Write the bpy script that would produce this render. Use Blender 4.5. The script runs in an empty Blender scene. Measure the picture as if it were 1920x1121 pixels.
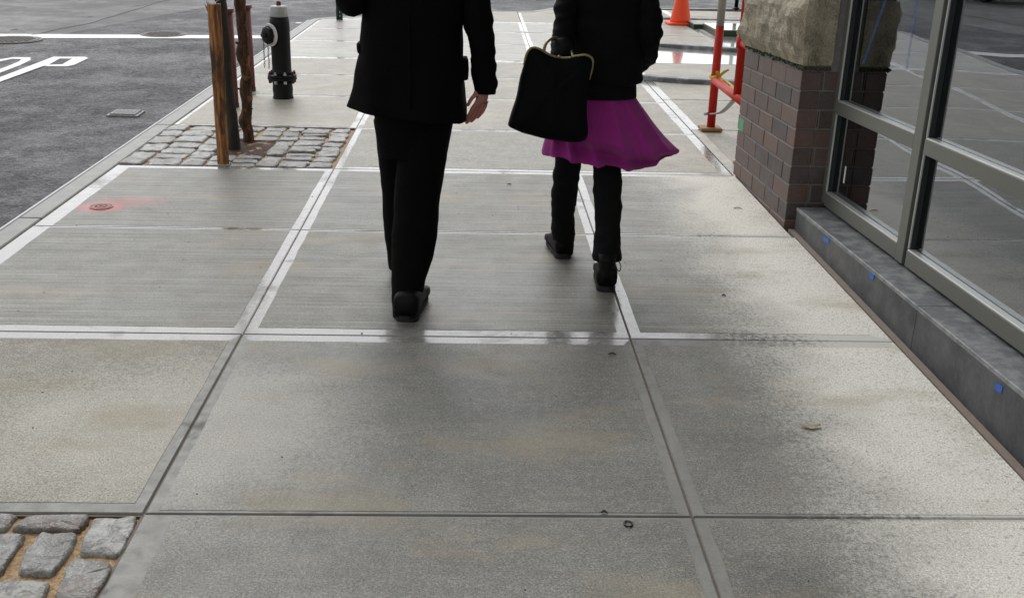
import bpy, bmesh, math, random
from mathutils import Vector, Matrix, noise
R = math.radians
random.seed(7)
scene = bpy.context.scene
COL = scene.collection

# ------------------------------------------------------------------ camera
H = 1.55
CX, CY, F = 960.0, 560.5, 1967.6
AX = Vector((0.99928461, 0.01320125, 0.03544016))     # world X in camera axes (right, down, forward)
AY = Vector((-0.02852796, -0.35208255, 0.93553409))   # street direction
AZ = Vector((0.02482808, -0.93587585, -0.35145407))   # up
cam_data = bpy.data.cameras.new('camera')
cam = bpy.data.objects.new('camera', cam_data)
COL.objects.link(cam)
right = Vector((AX[0], AY[0], AZ[0])); down = Vector((AX[1], AY[1], AZ[1])); fwd = Vector((AX[2], AY[2], AZ[2]))
m = Matrix.Identity(4)
for i in range(3):
    m[i][0] = right[i]; m[i][1] = -down[i]; m[i][2] = -fwd[i]
m[0][3], m[1][3], m[2][3] = 0, 0, H
cam.matrix_world = m
cam_data.sensor_width = 36.0
cam_data.lens = 36.0 * F / 1920.0
cam_data.clip_start = 0.05
cam_data.clip_end = 2000
scene.camera = cam

# ------------------------------------------------------------------ world, sun, exposure
SUN_EL, SUN_AZ = 48.0, -14.0       # degrees; azimuth measured from the street direction (+Y) towards +X
world = bpy.data.worlds.new('World'); scene.world = world; world.use_nodes = True
wn = world.node_tree; wn.nodes.clear()
sky = wn.nodes.new('ShaderNodeTexSky'); sky.sky_type = 'NISHITA'; sky.sun_disc = False
sky.sun_elevation = R(SUN_EL); sky.sun_rotation = R(SUN_AZ)
sky.air_density = 1.0; sky.dust_density = 1.5; sky.ozone_density = 1.0
hs = wn.nodes.new('ShaderNodeHueSaturation'); hs.inputs['Saturation'].default_value = 0.10
bgn = wn.nodes.new('ShaderNodeBackground'); bgn.inputs['Strength'].default_value = 0.15
won = wn.nodes.new('ShaderNodeOutputWorld')
wn.links.new(sky.outputs[0], hs.inputs['Color']); wn.links.new(hs.outputs[0], bgn.inputs['Color']); wn.links.new(bgn.outputs[0], won.inputs[0])
sd = bpy.data.lights.new('sun', 'SUN'); sd.energy = 0.7; sd.angle = R(35); sd.color = (1.0, 0.995, 0.975)
sun = bpy.data.objects.new('sun', sd); COL.objects.link(sun)
sdir = Vector((math.sin(R(SUN_AZ)) * math.cos(R(SUN_EL)), math.cos(R(SUN_AZ)) * math.cos(R(SUN_EL)), math.sin(R(SUN_EL))))
sun.rotation_euler = sdir.to_track_quat('Z', 'Y').to_euler(); sun.location = (0, 0, 30)
scene.view_settings.view_transform = 'Standard'
scene.view_settings.look = 'None'
scene.view_settings.gamma = 1.0
scene.view_settings.use_curve_mapping = False
scene.view_settings.exposure = 0.38

# ------------------------------------------------------------------ measuring helpers
def ray(px, py):
    v = Vector((px - CX, py - CY, F))
    return Vector((v.dot(AX), v.dot(AY), v.dot(AZ)))
def G(px, py, z=0.0):
    r = ray(px, py); t = (z - H) / r.z
    return Vector((r.x * t, r.y * t, z))
def W(px, py, y):
    r = ray(px, py); t = y / r.y
    return Vector((r.x * t, y, H + r.z * t))

# ------------------------------------------------------------------ object helpers
def link(o, parent=None):
    COL.objects.link(o)
    if parent is not None: o.parent = parent
    return o
def tag(o, label=None, cat=None, group=None, kind=None):
    if label: o['label'] = label
    if cat: o['category'] = cat
    if group: o['group'] = group
    if kind: o['kind'] = kind
    return o
def empty(name, loc=(0, 0, 0), rz=0, parent=None):
    o = bpy.data.objects.new(name, None); o.location = loc; o.rotation_euler = (0, 0, rz)
    return link(o, parent)
def mesh_obj(name, verts, faces, mat, parent=None, smooth=False, loc=None, mi=None):
    me = bpy.data.meshes.new(name); me.from_pydata([tuple(v) for v in verts], [], faces)
    if isinstance(mat, (list, tuple)):
        for x in mat: me.materials.append(x)
    else: me.materials.append(mat)
    if mi:
        for p, k in zip(me.polygons, mi): p.material_index = k
    bm = bmesh.new(); bm.from_mesh(me); bmesh.ops.recalc_face_normals(bm, faces=bm.faces); bm.to_mesh(me); bm.free()
    if smooth: me.shade_smooth()
    o = bpy.data.objects.new(name, me)
    link(o, parent)
    if loc is not None: o.location = loc
    return o
def bm_obj(name, bm, mat, parent=None, smooth=False, loc=None):
    me = bpy.data.meshes.new(name); bmesh.ops.recalc_face_normals(bm, faces=bm.faces); bm.to_mesh(me); bm.free()
    me.materials.append(mat)
    if smooth: me.shade_smooth()
    o = bpy.data.objects.new(name, me); link(o, parent)
    if loc is not None: o.location = loc
    return o
def add_box(bm, x0, x1, y0, y1, z0, z1, bev=0.0, fn=None):
    vs = [bm.verts.new((x, y, z)) for x in (x0, x1) for y in (y0, y1) for z in (z0, z1)]
    fs = [(0, 1, 3, 2), (4, 6, 7, 5), (0, 4, 5, 1), (2, 3, 7, 6), (0, 2, 6, 4), (1, 5, 7, 3)]
    faces = [bm.faces.new([vs[i] for i in f]) for f in fs]
    if bev > 0:
        es = list({e for f in faces for e in f.edges})
        r = bmesh.ops.bevel(bm, geom=es, offset=bev, segments=1, affect='EDGES')
        vs = list({v for f in r['faces'] for v in f.verts} | {v for v in vs if v.is_valid})
    if fn:
        for v in vs: v.co = fn(v.co)
    return vs
def box(name, x0, x1, y0, y1, z0, z1, mat, parent=None, bev=0.0, fn=None):
    bm = bmesh.new(); add_box(bm, x0, x1, y0, y1, z0, z1, bev, fn)
    return bm_obj(name, bm, mat, parent)
def catmull(P, n):
    out = []
    m_ = len(P)
    for i in range(m_ - 1):
        p0 = P[max(i - 1, 0)]; p1 = P[i]; p2 = P[i + 1]; p3 = P[min(i + 2, m_ - 1)]
        for k in range(n):
            t = k / n
            out.append([0.5 * ((2 * b) + (-a + c) * t + (2 * a - 5 * b + 4 * c - d) * t * t + (-a + 3 * b - 3 * c + d) * t ** 3)
                        for a, b, c, d in zip(p0, p1, p2, p3)])
    out.append(list(P[-1]))
    return out
def add_rings(bm, rings, cap0=True, cap1=True, closed=True):
    vr = [[bm.verts.new(v) for v in r] for r in rings]
    n = len(rings[0])
    for a, b in zip(vr[:-1], vr[1:]):
        for i in range(n if closed else n - 1):
            j = (i + 1) % n
            bm.faces.new((a[i], a[j], b[j], b[i]))
    if cap0:
        c = bm.verts.new(sum((v.co for v in vr[0]), Vector()) / n)
        for i in range(n): bm.faces.new((c, vr[0][(i + 1) % n], vr[0][i]))
    if cap1:
        c = bm.verts.new(sum((v.co for v in vr[-1]), Vector()) / n)
        for i in range(n): bm.faces.new((c, vr[-1][i], vr[-1][(i + 1) % n]))
    return vr
def add_tube(bm, pts, radii, seg=12, sub=1, cap=True, up=None):
    """tube through pts; radii a number, a list of numbers or of (side, front) pairs"""
    if not isinstance(radii, (list, tuple)): radii = [radii] * len(pts)
    P = []
    for p, r in zip(pts, radii):
        ra, rb = (r, r) if not isinstance(r, (list, tuple)) else r
        P.append([p[0], p[1], p[2], ra, rb])
    if sub > 1: P = catmull(P, sub)
    rings = []
    X = Vector(up) if up else Vector((1, 0, 0))
    for i, p in enumerate(P):
        a = Vector(P[max(i - 1, 0)][:3]); b = Vector(P[min(i + 1, len(P) - 1)][:3])
        t = (b - a).normalized()
        u = X - t * t.dot(X)
        if u.length < 0.2: u = Vector((0, 1, 0)) - t * t.y
        u.normalize(); v = t.cross(u)
        c = Vector(p[:3])
        rings.append([c + u * p[3] * math.cos(2 * math.pi * k / seg) + v * p[4] * math.sin(2 * math.pi * k / seg) for k in range(seg)])
    return add_rings(bm, rings, cap, cap)
def tube(name, pts, radii, mat, parent=None, seg=12, sub=1, smooth=True, cap=True, up=None, wr=None):
    bm = bmesh.new(); add_tube(bm, pts, radii, seg, sub, cap, up)
    if wr: wrinkle(bm, *wr)
    return bm_obj(name, bm, mat, parent, smooth)
def wrinkle(bm, amp, scale=(9, 9, 14), seed=0):
    bm.normal_update()
    off = Vector((seed * 3.1, seed * 1.7, seed * 5.3))
    for v in bm.verts:
        p = Vector((v.co.x * scale[0], v.co.y * scale[1], v.co.z * scale[2])) + off
        d = noise.noise(p) + 0.5 * noise.noise(p * 2.3)
        v.co += v.normal * amp * d
def ring_of(cx, cy, cz, rx, ry, n=28, ex=2.3, tilt=0.0, tilty=0.0):
    out = []
    for k in range(n):
        a = 2 * math.pi * k / n
        c, s = math.cos(a), math.sin(a)
        x = math.copysign(abs(c) ** (2 / ex), c); y = math.copysign(abs(s) ** (2 / ex), s)
        out.append(Vector((cx + rx * x, cy + ry * y, cz + tilt * x + tilty * y)))
    return out
def loft(name, secs, mat, parent, n=28, sub=4, ex=2.3, cap=(True, True), wr=None, smooth=True):
    """secs: (cx, cy, cz, rx, ry, tilt)"""
    P = catmull([list(s) + [0.0] * (6 - len(s)) for s in secs], sub)
    bm = bmesh.new()
    add_rings(bm, [ring_of(p[0], p[1], p[2], p[3], p[4], n, ex, p[5]) for p in P], *cap)
    if wr: wrinkle(bm, *wr)
    return bm_obj(name, bm, mat, parent, smooth)
def add_cyl(bm, c0, c1, r0, r1=None, seg=16, cap=True):
    add_tube(bm, [c0, c1], [r0, r0 if r1 is None else r1], seg, 1, cap)
def lathe(bm, prof, center, seg=24):
    rings = [[Vector((center[0] + r * math.cos(2 * math.pi * k / seg), center[1] + r * math.sin(2 * math.pi * k / seg), center[2] + z)) for k in range(seg)] for r, z in prof]
    return add_rings(bm, rings, True, True)
def copy_to(src, name, parent, loc=None, rot=None, scale=None):
    o = src.copy(); o.name = name; COL.objects.link(o); o.parent = parent
    if loc is not None: o.location = loc
    if rot is not None: o.rotation_euler = rot
    if scale is not None: o.scale = scale
    return o

# ------------------------------------------------------------------ material helpers
class NT:
    def __init__(s, name):
        s.m = bpy.data.materials.new(name); s.m.use_nodes = True
        s.t = s.m.node_tree; s.t.nodes.clear()
        s.out = s.t.nodes.new('ShaderNodeOutputMaterial')
        s.b = s.t.nodes.new('ShaderNodeBsdfPrincipled')
        s.t.links.new(s.b.outputs[0], s.out.inputs[0])
        s.geo = s.t.nodes.new('ShaderNodeNewGeometry')
        s.pos = s.geo.outputs['Position']
    def n(s, k, **kw):
        x = s.t.nodes.new(k)
        for a, b in kw.items(): setattr(x, a, b)
        return x
    def set(s, sock, v):
        if hasattr(v, 'is_output') or isinstance(v, bpy.types.NodeSocket): s.t.links.new(v, sock)
        else:
            if isinstance(v, (tuple, list)) and len(v) == 3 and sock.type == 'RGBA': v = (*v, 1)
            sock.default_value = v
    def math(s, op, a, b=0.0, c=0.0, clamp=False):
        x = s.n('ShaderNodeMath', operation=op, use_clamp=clamp)
        s.set(x.inputs[0], a); s.set(x.inputs[1], b); s.set(x.inputs[2], c)
        return x.outputs[0]
    def scale(s, vec, sc):
        x = s.n('ShaderNodeVectorMath', operation='MULTIPLY'); s.set(x.inputs[0], vec); x.inputs[1].default_value = sc
        return x.outputs[0]
    def noise(s, sc=5.0, det=3.0, rough=0.55, vec=None, dist=0.0):
        x = s.n('ShaderNodeTexNoise'); x.inputs['Scale'].default_value = sc; x.inputs['Detail'].default_value = det
        x.inputs['Roughness'].default_value = rough; x.inputs['Distortion'].default_value = dist
        s.set(x.inputs['Vector'], s.pos if vec is None else vec)
        return x.outputs['Fac']
    def voro(s, sc, vec=None, feat='F1', out='Distance'):
        x = s.n('ShaderNodeTexVoronoi', feature=feat); x.inputs['Scale'].default_value = sc
        s.set(x.inputs['Vector'], s.pos if vec is None else vec)
        return x.outputs[out]
    def ramp(s, v, a, b, lo=0.0, hi=1.0):
        x = s.n('ShaderNodeMapRange', interpolation_type='SMOOTHSTEP')
        s.set(x.inputs[0], v); x.inputs[1].default_value = a; x.inputs[2].default_value = b
        x.inputs[3].default_value = lo; x.inputs[4].default_value = hi
        return x.outputs[0]
    def mix(s, f, a, b, mode='MIX'):
        x = s.n('ShaderNodeMix', data_type='RGBA', blend_type=mode)
        s.set(x.inputs[0], f); s.set(x.inputs[6], a); s.set(x.inputs[7], b)
        return x.outputs[2]
    def xyz(s, vec=None):
        x = s.n('ShaderNodeSeparateXYZ'); s.set(x.inputs[0], s.pos if vec is None else vec)
        return x.outputs
    def bump(s, h, strength=0.3, dist=0.01, normal=None):
        x = s.n('ShaderNodeBump'); x.inputs['Strength'].default_value = strength; x.inputs['Distance'].default_value = dist
        s.set(x.inputs['Height'], h)
        if normal is not None: s.set(x.inputs['Normal'], normal)
        return x.outputs[0]
    def fin(s, color=None, rough=None, normal=None, spec=None, metal=None, **kw):
        if color is not None: s.set(s.b.inputs['Base Color'], color)
        if rough is not None: s.set(s.b.inputs['Roughness'], rough)
        if normal is not None: s.set(s.b.inputs['Normal'], normal)
        if spec is not None: s.set(s.b.inputs['Specular IOR Level'], spec)
        if metal is not None: s.set(s.b.inputs['Metallic'], metal)
        for k, v in kw.items(): s.set(s.b.inputs[k], v)
        return s.m

def simple(name, c, rough=0.5, var=0.15, sc=20.0, bump=0.0, metal=0.0, spec=0.5, **kw):
    t = NT(name)
    f = t.noise(sc, 4)
    col = t.mix(f, tuple(x * (1 - var) for x in c), tuple(min(x * (1 + var), 1) for x in c))
    nrm = t.bump(t.noise(sc * 4, 4), bump, 0.004) if bump else None
    return t.fin(col, rough, nrm, spec, metal, **kw)

def concrete(name, c1, c2, broom=0.5, wetrough=0.42, dry=False, speck=0.35, stain=None, grain=0.75, red=False, spec=0.5):
    t = NT(name)
    x, y, z = t.xyz()
    big = t.noise(1.3, 4, 0.6, dist=0.6)
    mid = t.noise(7.0, 5, 0.65)
    fine = t.noise(90.0, 3, 0.7)
    grit = t.noise(260.0, 2, 0.6)
    col = t.mix(t.ramp(big, 0.38, 0.62), tuple(v * 0.78 for v in c1), tuple(v * 1.18 for v in c2))
    bl = t.noise(2.6, 6, 0.72, vec=t.scale(t.pos, (0.7, 1.2, 1)), dist=1.1)
    col = t.mix(t.ramp(bl, 0.50, 0.64, 0, 0.45), col, tuple(v * 0.58 for v in c1))
    col = t.mix(t.ramp(bl, 0.46, 0.34, 0, 0.35), col, tuple(min(1, v * 1.45) for v in c2))
    col = t.mix(t.ramp(mid, 0.3, 0.72, 0, 0.4), col, tuple(v * 0.74 for v in c1))
    # broom marks run across the walk; pale streaks paint in their wet highlights
    st = t.noise(1.0, 4, 0.7, vec=t.scale(t.pos, (1.3, 120.0, 1.0)))
    st2 = t.noise(1.0, 3, 0.6, vec=t.scale(t.pos, (0.7, 34.0, 1.0)))
    stf = t.math('ADD', t.math('MULTIPLY', st, 0.6), t.math('MULTIPLY', st2, 0.4))
    col = t.mix(t.math('MULTIPLY', t.ramp(stf, 0.46, 0.62), broom), col, tuple(min(1, v * 1.55) for v in c2))
    col = t.mix(t.math('MULTIPLY', t.ramp(stf, 0.49, 0.40), broom * 0.9), col, tuple(v * 0.55 for v in c1))
    col = t.mix(t.ramp(fine, 0.46, 0.64, 0, speck), col, tuple(v * 0.42 for v in c1))
    mott = t.noise(34.0, 4, 0.75)
    col = t.mix(t.ramp(mott, 0.44, 0.62, 0, speck * 0.9), col, tuple(min(1, v * 1.45) for v in c2))
    col = t.mix(t.ramp(grit, 0.48, 0.64, 0, speck), col, tuple(min(1, v * 1.9) for v in c2))
    g2 = t.noise(140.0, 4, 0.85)
    gm = t.ramp(g2, 0.36, 0.64, 1.0 - 0.62 * grain, 1.0 + 0.62 * grain)
    vm = t.n('ShaderNodeVectorMath', operation='SCALE'); t.set(vm.inputs[0], col); t.set(vm.inputs['Scale'], gm); col = vm.outputs[0]
    rough = t.ramp(t.math('ADD', t.math('MULTIPLY', big, 0.6), t.math('MULTIPLY', mid, 0.4)), 0.3, 0.7, wetrough - 0.08, wetrough + 0.12)
    if dry:
        # dried, paler concrete with rain-drop specks left in it
        dn = t.noise(2.2, 4, 0.6)
        drops = t.noise(62.0, 5, 0.85, vec=t.scale(t.pos, (1, 0.8, 1)))
        e = t.math('ADD', x, t.math('MULTIPLY', dn, 0.55))
        e = t.math('ADD', e, t.math('MULTIPLY', t.math('SUBTRACT', drops, 0.5), 1.35))
        near = t.math('MULTIPLY', t.math('SUBTRACT', y, 2.5), -0.0)
        dm = t.math('ADD', t.math('MULTIPLY', t.ramp(e, 1.18, 1.66), 0.78), t.math('MULTIPLY', t.ramp(t.math('ADD', x, t.math('MULTIPLY', dn, 0.8)), 1.15, 1.95), 0.28), clamp=True)
        # a second drying patch on the kerb side of the near slabs
        dx = t.math('MULTIPLY', t.math('ADD', x, 0.95), 1.2); dy = t.math('MULTIPLY', t.math('SUBTRACT', y, 2.95), 1.35)
        rr = t.math('SQRT', t.math('ADD', t.math('MULTIPLY', dx, dx), t.math('MULTIPLY', dy, dy)))
        rr = t.math('ADD', rr, t.math('MULTIPLY', t.math('SUBTRACT', drops, 0.5), -1.5))
        rr = t.math('ADD', rr, t.math('MULTIPLY', t.math('SUBTRACT', dn, 0.5), 0.6))
        dm2 = t.math('MULTIPLY', t.ramp(rr, 0.95, 0.30), 0.42)
        m_ = t.math('MAXIMUM', dm, dm2)
        col = t.mix(t.math('MULTIPLY', m_, 0.95), col, (0.80, 0.77, 0.69))
        rough = t.math('ADD', rough, t.math('MULTIPLY', m_, 0.35), clamp=True)
        d2_ = t.noise(95.0, 5, 0.9)
        col = t.mix(t.math('MULTIPLY', t.ramp(drops, 0.550, 0.60), t.math('MULTIPLY', m_, 0.55)), col, (0.20, 0.19, 0.16))
        col = t.mix(t.math('MULTIPLY', t.ramp(d2_, 0.54, 0.60), t.math('MULTIPLY', m_, 0.22)), col, (0.24, 0.225, 0.19))
        blot = t.noise(4.5, 5, 0.7)
        col = t.mix(t.math('MULTIPLY', t.ramp(blot, 0.54, 0.68), t.math('MULTIPLY', m_, 0.18)), col, (0.33, 0.31, 0.265))
        vm2 = t.n('ShaderNodeVectorMath', operation='SCALE'); t.set(vm2.inputs[0], col); t.set(vm2.inputs['Scale'], t.ramp(t.noise(175.0, 4, 0.85), 0.36, 0.64, 0.68, 1.32)); col = vm2.outputs[0]
        tan = t.ramp(t.noise(1.7, 3, 0.6, vec=t.scale(t.pos, (0.8, 1.6, 1))), 0.50, 0.70, 0, 0.42)
        col = t.mix(tan, col, (0.30, 0.235, 0.13))
    if red:
        c = G(190, 388)
        dx = t.math('SUBTRACT', x, c.x); dy = t.math('SUBTRACT', y, c.y)
        dxs = t.math('MULTIPLY', dx, 6.0); dys = t.math('MULTIPLY', dy, 7.5)
        d1 = t.math('SQRT', t.math('ADD', t.math('MULTIPLY', dxs, dxs), t.math('MULTIPLY', dys, dys)))
        d1 = t.math('ADD', d1, t.math('MULTIPLY', t.math('SUBTRACT', fine, 0.5), 1.1))
        f1 = t.ramp(d1, 1.0, 0.35, 0, 0.75)
        dx2 = t.math('MULTIPLY', t.math('SUBTRACT', dx, 0.11), 4.2); dy2 = t.math('MULTIPLY', t.math('SUBTRACT', dy, 0.11), 9.0)
        d2 = t.math('SQRT', t.math('ADD', t.math('MULTIPLY', dx2, dx2), t.math('MULTIPLY', dy2, dy2)))
        d2 = t.math('ADD', d2, t.math('MULTIPLY', t.math('SUBTRACT', fine, 0.5), 1.4))
        f2 = t.ramp(d2, 1.2, 0.2, 0, 0.33)
        col = t.mix(t.math('MAXIMUM', f1, f2), col, (0.62, 0.09, 0.10))
    h = t.math('ADD', t.math('MULTIPLY', stf, broom * 1.2), t.math('MULTIPLY', t.math('ADD', fine, grit), 0.55))
    return t.fin(col, rough, t.bump(h, 0.35, 0.004), spec)

M = {}
M['broom'] = concrete('wet_broomed_concrete', (0.128, 0.126, 0.108), (0.174, 0.171, 0.150), 0.85, 0.47, dry=True, red=True, speck=0.3)
M['near'] = concrete('wet_near_concrete', (0.116, 0.114, 0.097), (0.166, 0.163, 0.142), 0.14, 0.47, dry=True, speck=0.42)
M['near_beige'] = concrete('drying_near_concrete', (0.170, 0.158, 0.123), (0.245, 0.230, 0.185), 0.05, 0.6, dry=True, speck=0.5)
M['beige'] = concrete('beige_concrete', (0.285, 0.262, 0.212), (0.365, 0.340, 0.285), 0.14, 0.5, speck=0.35)
M['grey_far'] = concrete('pale_grey_concrete', (0.290, 0.280, 0.250), (0.39, 0.378, 0.342), 0.5, 0.42, speck=0.25)
M['aggr'] = concrete('dark_exposed_concrete', (0.125, 0.120, 0.09), (0.20, 0.192, 0.152), 0.12, 0.42, speck=0.7)
def margin_mat(name, c, r0, r1, coat, brk=1.0):
    t = NT(name)
    a = t.noise(6.0, 4, 0.6); b = t.noise(45.0, 3, 0.65)
    col = t.mix(t.ramp(a, 0.3, 0.7), tuple(v * 0.88 for v in c), tuple(v * 1.1 for v in c))
    col = t.mix(t.ramp(b, 0.5, 0.7, 0, 0.45), col, tuple(v * 0.6 for v in c))
    col = t.mix(t.ramp(t.noise(170, 3, 0.7), 0.48, 0.64, 0, 0.35), col, tuple(v * 0.55 for v in c))
    wet = t.ramp(t.noise(2.0, 5, 0.7, dist=0.8), 0.68, 0.46)          # where the water film has broken up
    edge_ = t.noise(38, 4, 0.75)
    wet = t.ramp(t.math('ADD', wet, t.math('MULTIPLY', t.math('SUBTRACT', edge_, 0.5), 0.9)), 0.0, 0.75, 1 - brk, 1.0)
    rr = t.math('ADD', t.ramp(t.noise(20, 4), 0.35, 0.7, r0, r1), t.math('MULTIPLY', t.math('SUBTRACT', 1.0, wet), 0.24))
    col = t.mix(t.math('SUBTRACT', 1.0, wet), col, tuple(v * 0.82 for v in c))
    x, y, z = t.xyz()
    dm = t.ramp(t.math('ADD', t.math('ADD', x, t.math('MULTIPLY', t.noise(2.2, 4, 0.6), 0.55)), t.math('MULTIPLY', t.math('SUBTRACT', t.noise(55.0, 3, 0.75), 0.5), 1.1)), 1.25, 1.65)
    dm = t.math('MULTIPLY', dm, t.ramp(y, 6.5, 6.3))
    col = t.mix(t.math('MULTIPLY', dm, 0.85), col, (0.66, 0.64, 0.58))
    rr = t.math('MULTIPLY_ADD', dm, 0.45, rr, clamp=True)
    coat = t.math('MULTIPLY', t.math('MULTIPLY', t.math('SUBTRACT', 1.0, dm), coat), t.math('MULTIPLY_ADD', wet, 0.85, 0.15))
    return t.fin(col, rr, t.bump(t.math('ADD', t.math('MULTIPLY', a, 0.6), b), 0.30, 0.004), 0.5,
                 **{'Coat Weight': coat, 'Coat Roughness': r0 * 0.8, 'Coat IOR': 1.6, 'IOR': 1.6})
M['margin'] = margin_mat('trowelled_wet_margin', (0.25, 0.245, 0.222), 0.15, 0.34, 0.6)
M['margin_near'] = margin_mat('trowelled_near_margin', (0.182, 0.178, 0.155), 0.45, 0.6, 0.05)
M['margin_dry'] = margin_mat('trowelled_dry_margin', (0.50, 0.48, 0.43), 0.5, 0.8, 0.0)
M['sheet_wet'] = margin_mat('smooth_wet_concrete', (0.46, 0.45, 0.43), 0.10, 0.2, 1.0, 0.0)
M['joint'] = simple('joint_filler', (0.13, 0.09, 0.06), 0.6, 0.4, 12)
M['bed'] = simple('sub_base', (0.10, 0.085, 0.065), 0.7, 0.3, 8)
M['kerb'] = simple('kerb_stone', (0.205, 0.208, 0.185), 0.42, 0.5, 9, 0.5)
M['steel_edge'] = simple('kerb_steel_edge', (0.42, 0.42, 0.44), 0.3, 0.2, 14, 0.1, metal=0.3)
M['paint'] = simple('white_road_paint', (0.80, 0.80, 0.78), 0.42, 0.06, 25, 0.3)
M['sand'] = NT('joint_sand'); t = M['sand']
M['sand'] = t.fin(t.mix(t.ramp(t.noise(90, 5, 0.8), 0.38, 0.62), (0.27, 0.16, 0.075), (0.56, 0.38, 0.20)), 0.75, t.bump(t.noise(180, 3), 0.6, 0.006))
t = NT('granite_sett')
oi = t.n('ShaderNodeObjectInfo')
c = t.mix(oi.outputs['Random'], (0.22, 0.22, 0.205), (0.40, 0.395, 0.37))
c = t.mix(t.ramp(t.noise(24, 5, 0.75, dist=1.2), 0.42, 0.62, 0, 0.85), c, (0.10, 0.10, 0.09))
c = t.mix(t.ramp(t.noise(6, 4, 0.7), 0.52, 0.66, 0, 0.6), c, (0.17, 0.115, 0.08))
c = t.mix(t.ramp(t.noise(150, 2, 0.6), 0.55, 0.7, 0, 0.5), c, (0.62, 0.62, 0.6))
M['sett'] = t.fin(c, t.ramp(t.noise(10, 3), 0.3, 0.7, 0.28, 0.5), t.bump(t.math('ADD', t.noise(30, 5, 0.65), t.math('MULTIPLY', t.noise(120, 3), 0.3)), 0.6, 0.010))
t = NT('pit_soil')
M['soil'] = t.fin(t.mix(t.ramp(t.noise(70, 4, 0.75), 0.4, 0.62), (0.025, 0.013, 0.008), (0.13, 0.065, 0.035)), 0.8, t.bump(t.noise(60, 4), 1.0, 0.02))
# asphalt: new dark paving, and the older paler paving of the crossing beyond the crack
t = NT('wet_asphalt')
x, y, z = t.xyz()
ag = t.noise(190, 2, 0.7); ag2 = t.noise(420, 2, 0.6); big = t.noise(0.7, 4, 0.6); mid = t.noise(3.5, 4, 0.6)
ag3 = t.noise(75, 3, 0.75)
col = t.mix(t.ramp(ag, 0.44, 0.60), (0.016, 0.017, 0.019), (0.090, 0.092, 0.098))
col = t.mix(t.ramp(ag2, 0.52, 0.64, 0, 0.7), col, (0.36, 0.36, 0.37))
col = t.mix(t.ramp(ag3, 0.52, 0.64, 0, 0.5), col, (0.15, 0.152, 0.16))
col = t.mix(t.ramp(big, 0.4, 0.7, 0, 0.30), col, (0.10, 0.102, 0.108))
vc = t.n('ShaderNodeTexVoronoi'); vc.inputs['Scale'].default_value = 75; t.set(vc.inputs['Vector'], t.pos)
vc2 = t.n('ShaderNodeTexVoronoi'); vc2.inputs['Scale'].default_value = 30; t.set(vc2.inputs['Vector'], t.pos)
asp = t.math('ADD', t.math('MULTIPLY', t.xyz(vc.outputs['Color'])[0], 0.6), t.math('MULTIPLY', t.xyz(vc2.outputs['Color'])[0], 0.4))
wisp = t.noise(1.1, 6, 0.7, vec=t.scale(t.pos, (1.0, 0.5, 1)), dist=1.0)
col = t.mix(t.ramp(wisp, 0.52, 0.68, 0, 0.5), col, (0.16, 0.162, 0.168))
col = t.mix(t.ramp(wisp, 0.46, 0.34, 0, 0.5), col, (0.022, 0.022, 0.025))
vm = t.n('ShaderNodeVectorMath', operation='SCALE'); t.set(vm.inputs[0], col); t.set(vm.inputs['Scale'], t.ramp(asp, 0.12, 0.90, 0.05, 1.5)); col = vm.outputs[0]
# older paving side of the line through the crack
e = t.math('ADD', t.math('ADD', t.math('MULTIPLY', x, -0.93), t.math('MULTIPLY', y, 0.20)), -7.62)
old = t.ramp(t.math('ADD', e, t.math('MULTIPLY', t.math('SUBTRACT', mid, 0.5), 0.06)), -0.03, 0.03)
far = t.ramp(t.math('ADD', y, t.math('MULTIPLY', x, -0.15)), 14.15, 14.3)
old = t.math('MULTIPLY', old, far)
col = t.mix(t.math('MULTIPLY', old, 0.8), col, (0.25, 0.25, 0.245))
col = t.mix(t.math('MULTIPLY', far, 0.35), col, (0.14, 0.142, 0.15))
rg = t.ramp(t.math('ADD', t.math('MULTIPLY', big, 0.5), t.math('MULTIPLY', mid, 0.5)), 0.38, 0.60, 0.40, 0.66)
M['asphalt'] = t.fin(col, rg, t.bump(t.math('ADD', t.math('ADD', asp, ag3), t.math('MULTIPLY', mid, 0.15)), 1.0, 0.016), 0.30)
M['plate'] = simple('worn_plate_metal', (0.24, 0.24, 0.235), 0.5, 0.6, 40, 0.3)
M['crack'] = simple('asphalt_crack_tar', (0.035, 0.035, 0.038), 0.7)
M['iron'] = simple('cast_iron', (0.055, 0.045, 0.04), 0.5, 0.3, 30, 0.3, metal=0.5)
M['galv'] = simple('galvanised_steel', (0.42, 0.42, 0.42), 0.4, 0.2, 25, 0.15, metal=0.6)
# brick
t = NT('dark_engineering_brick')
oi = t.n('ShaderNodeObjectInfo')
c = t.mix(oi.outputs['Random'], (0.050, 0.036, 0.030), (0.130, 0.070, 0.052))
c = t.mix(t.ramp(t.noise(14, 4, 0.6), 0.4, 0.7, 0, 0.5), c, (0.10, 0.09, 0.09))
c = t.mix(t.ramp(t.noise(110, 3), 0.58, 0.75, 0, 0.45), c, (0.26, 0.20, 0.18))
M['brick'] = t.fin(c, 0.55, t.bump(t.noise(90, 4), 0.35, 0.003))
M['mortar'] = simple('grey_mortar', (0.17, 0.158, 0.145), 0.8, 0.3, 40, 0.4)
t = NT('upper_brickwork')
bt = t.n('ShaderNodeTexBrick'); bt.inputs['Scale'].default_value = 1.0
cb = t.n('ShaderNodeCombineXYZ'); xx, yy, zz = t.xyz(); t.set(cb.inputs[0], t.math('ADD', xx, yy)); t.set(cb.inputs[1], zz)
t.set(bt.inputs['Vector'], cb.outputs[0]); bt.inputs['Brick Width'].default_value = 0.25; bt.inputs['Row Height'].default_value = 0.1
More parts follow.
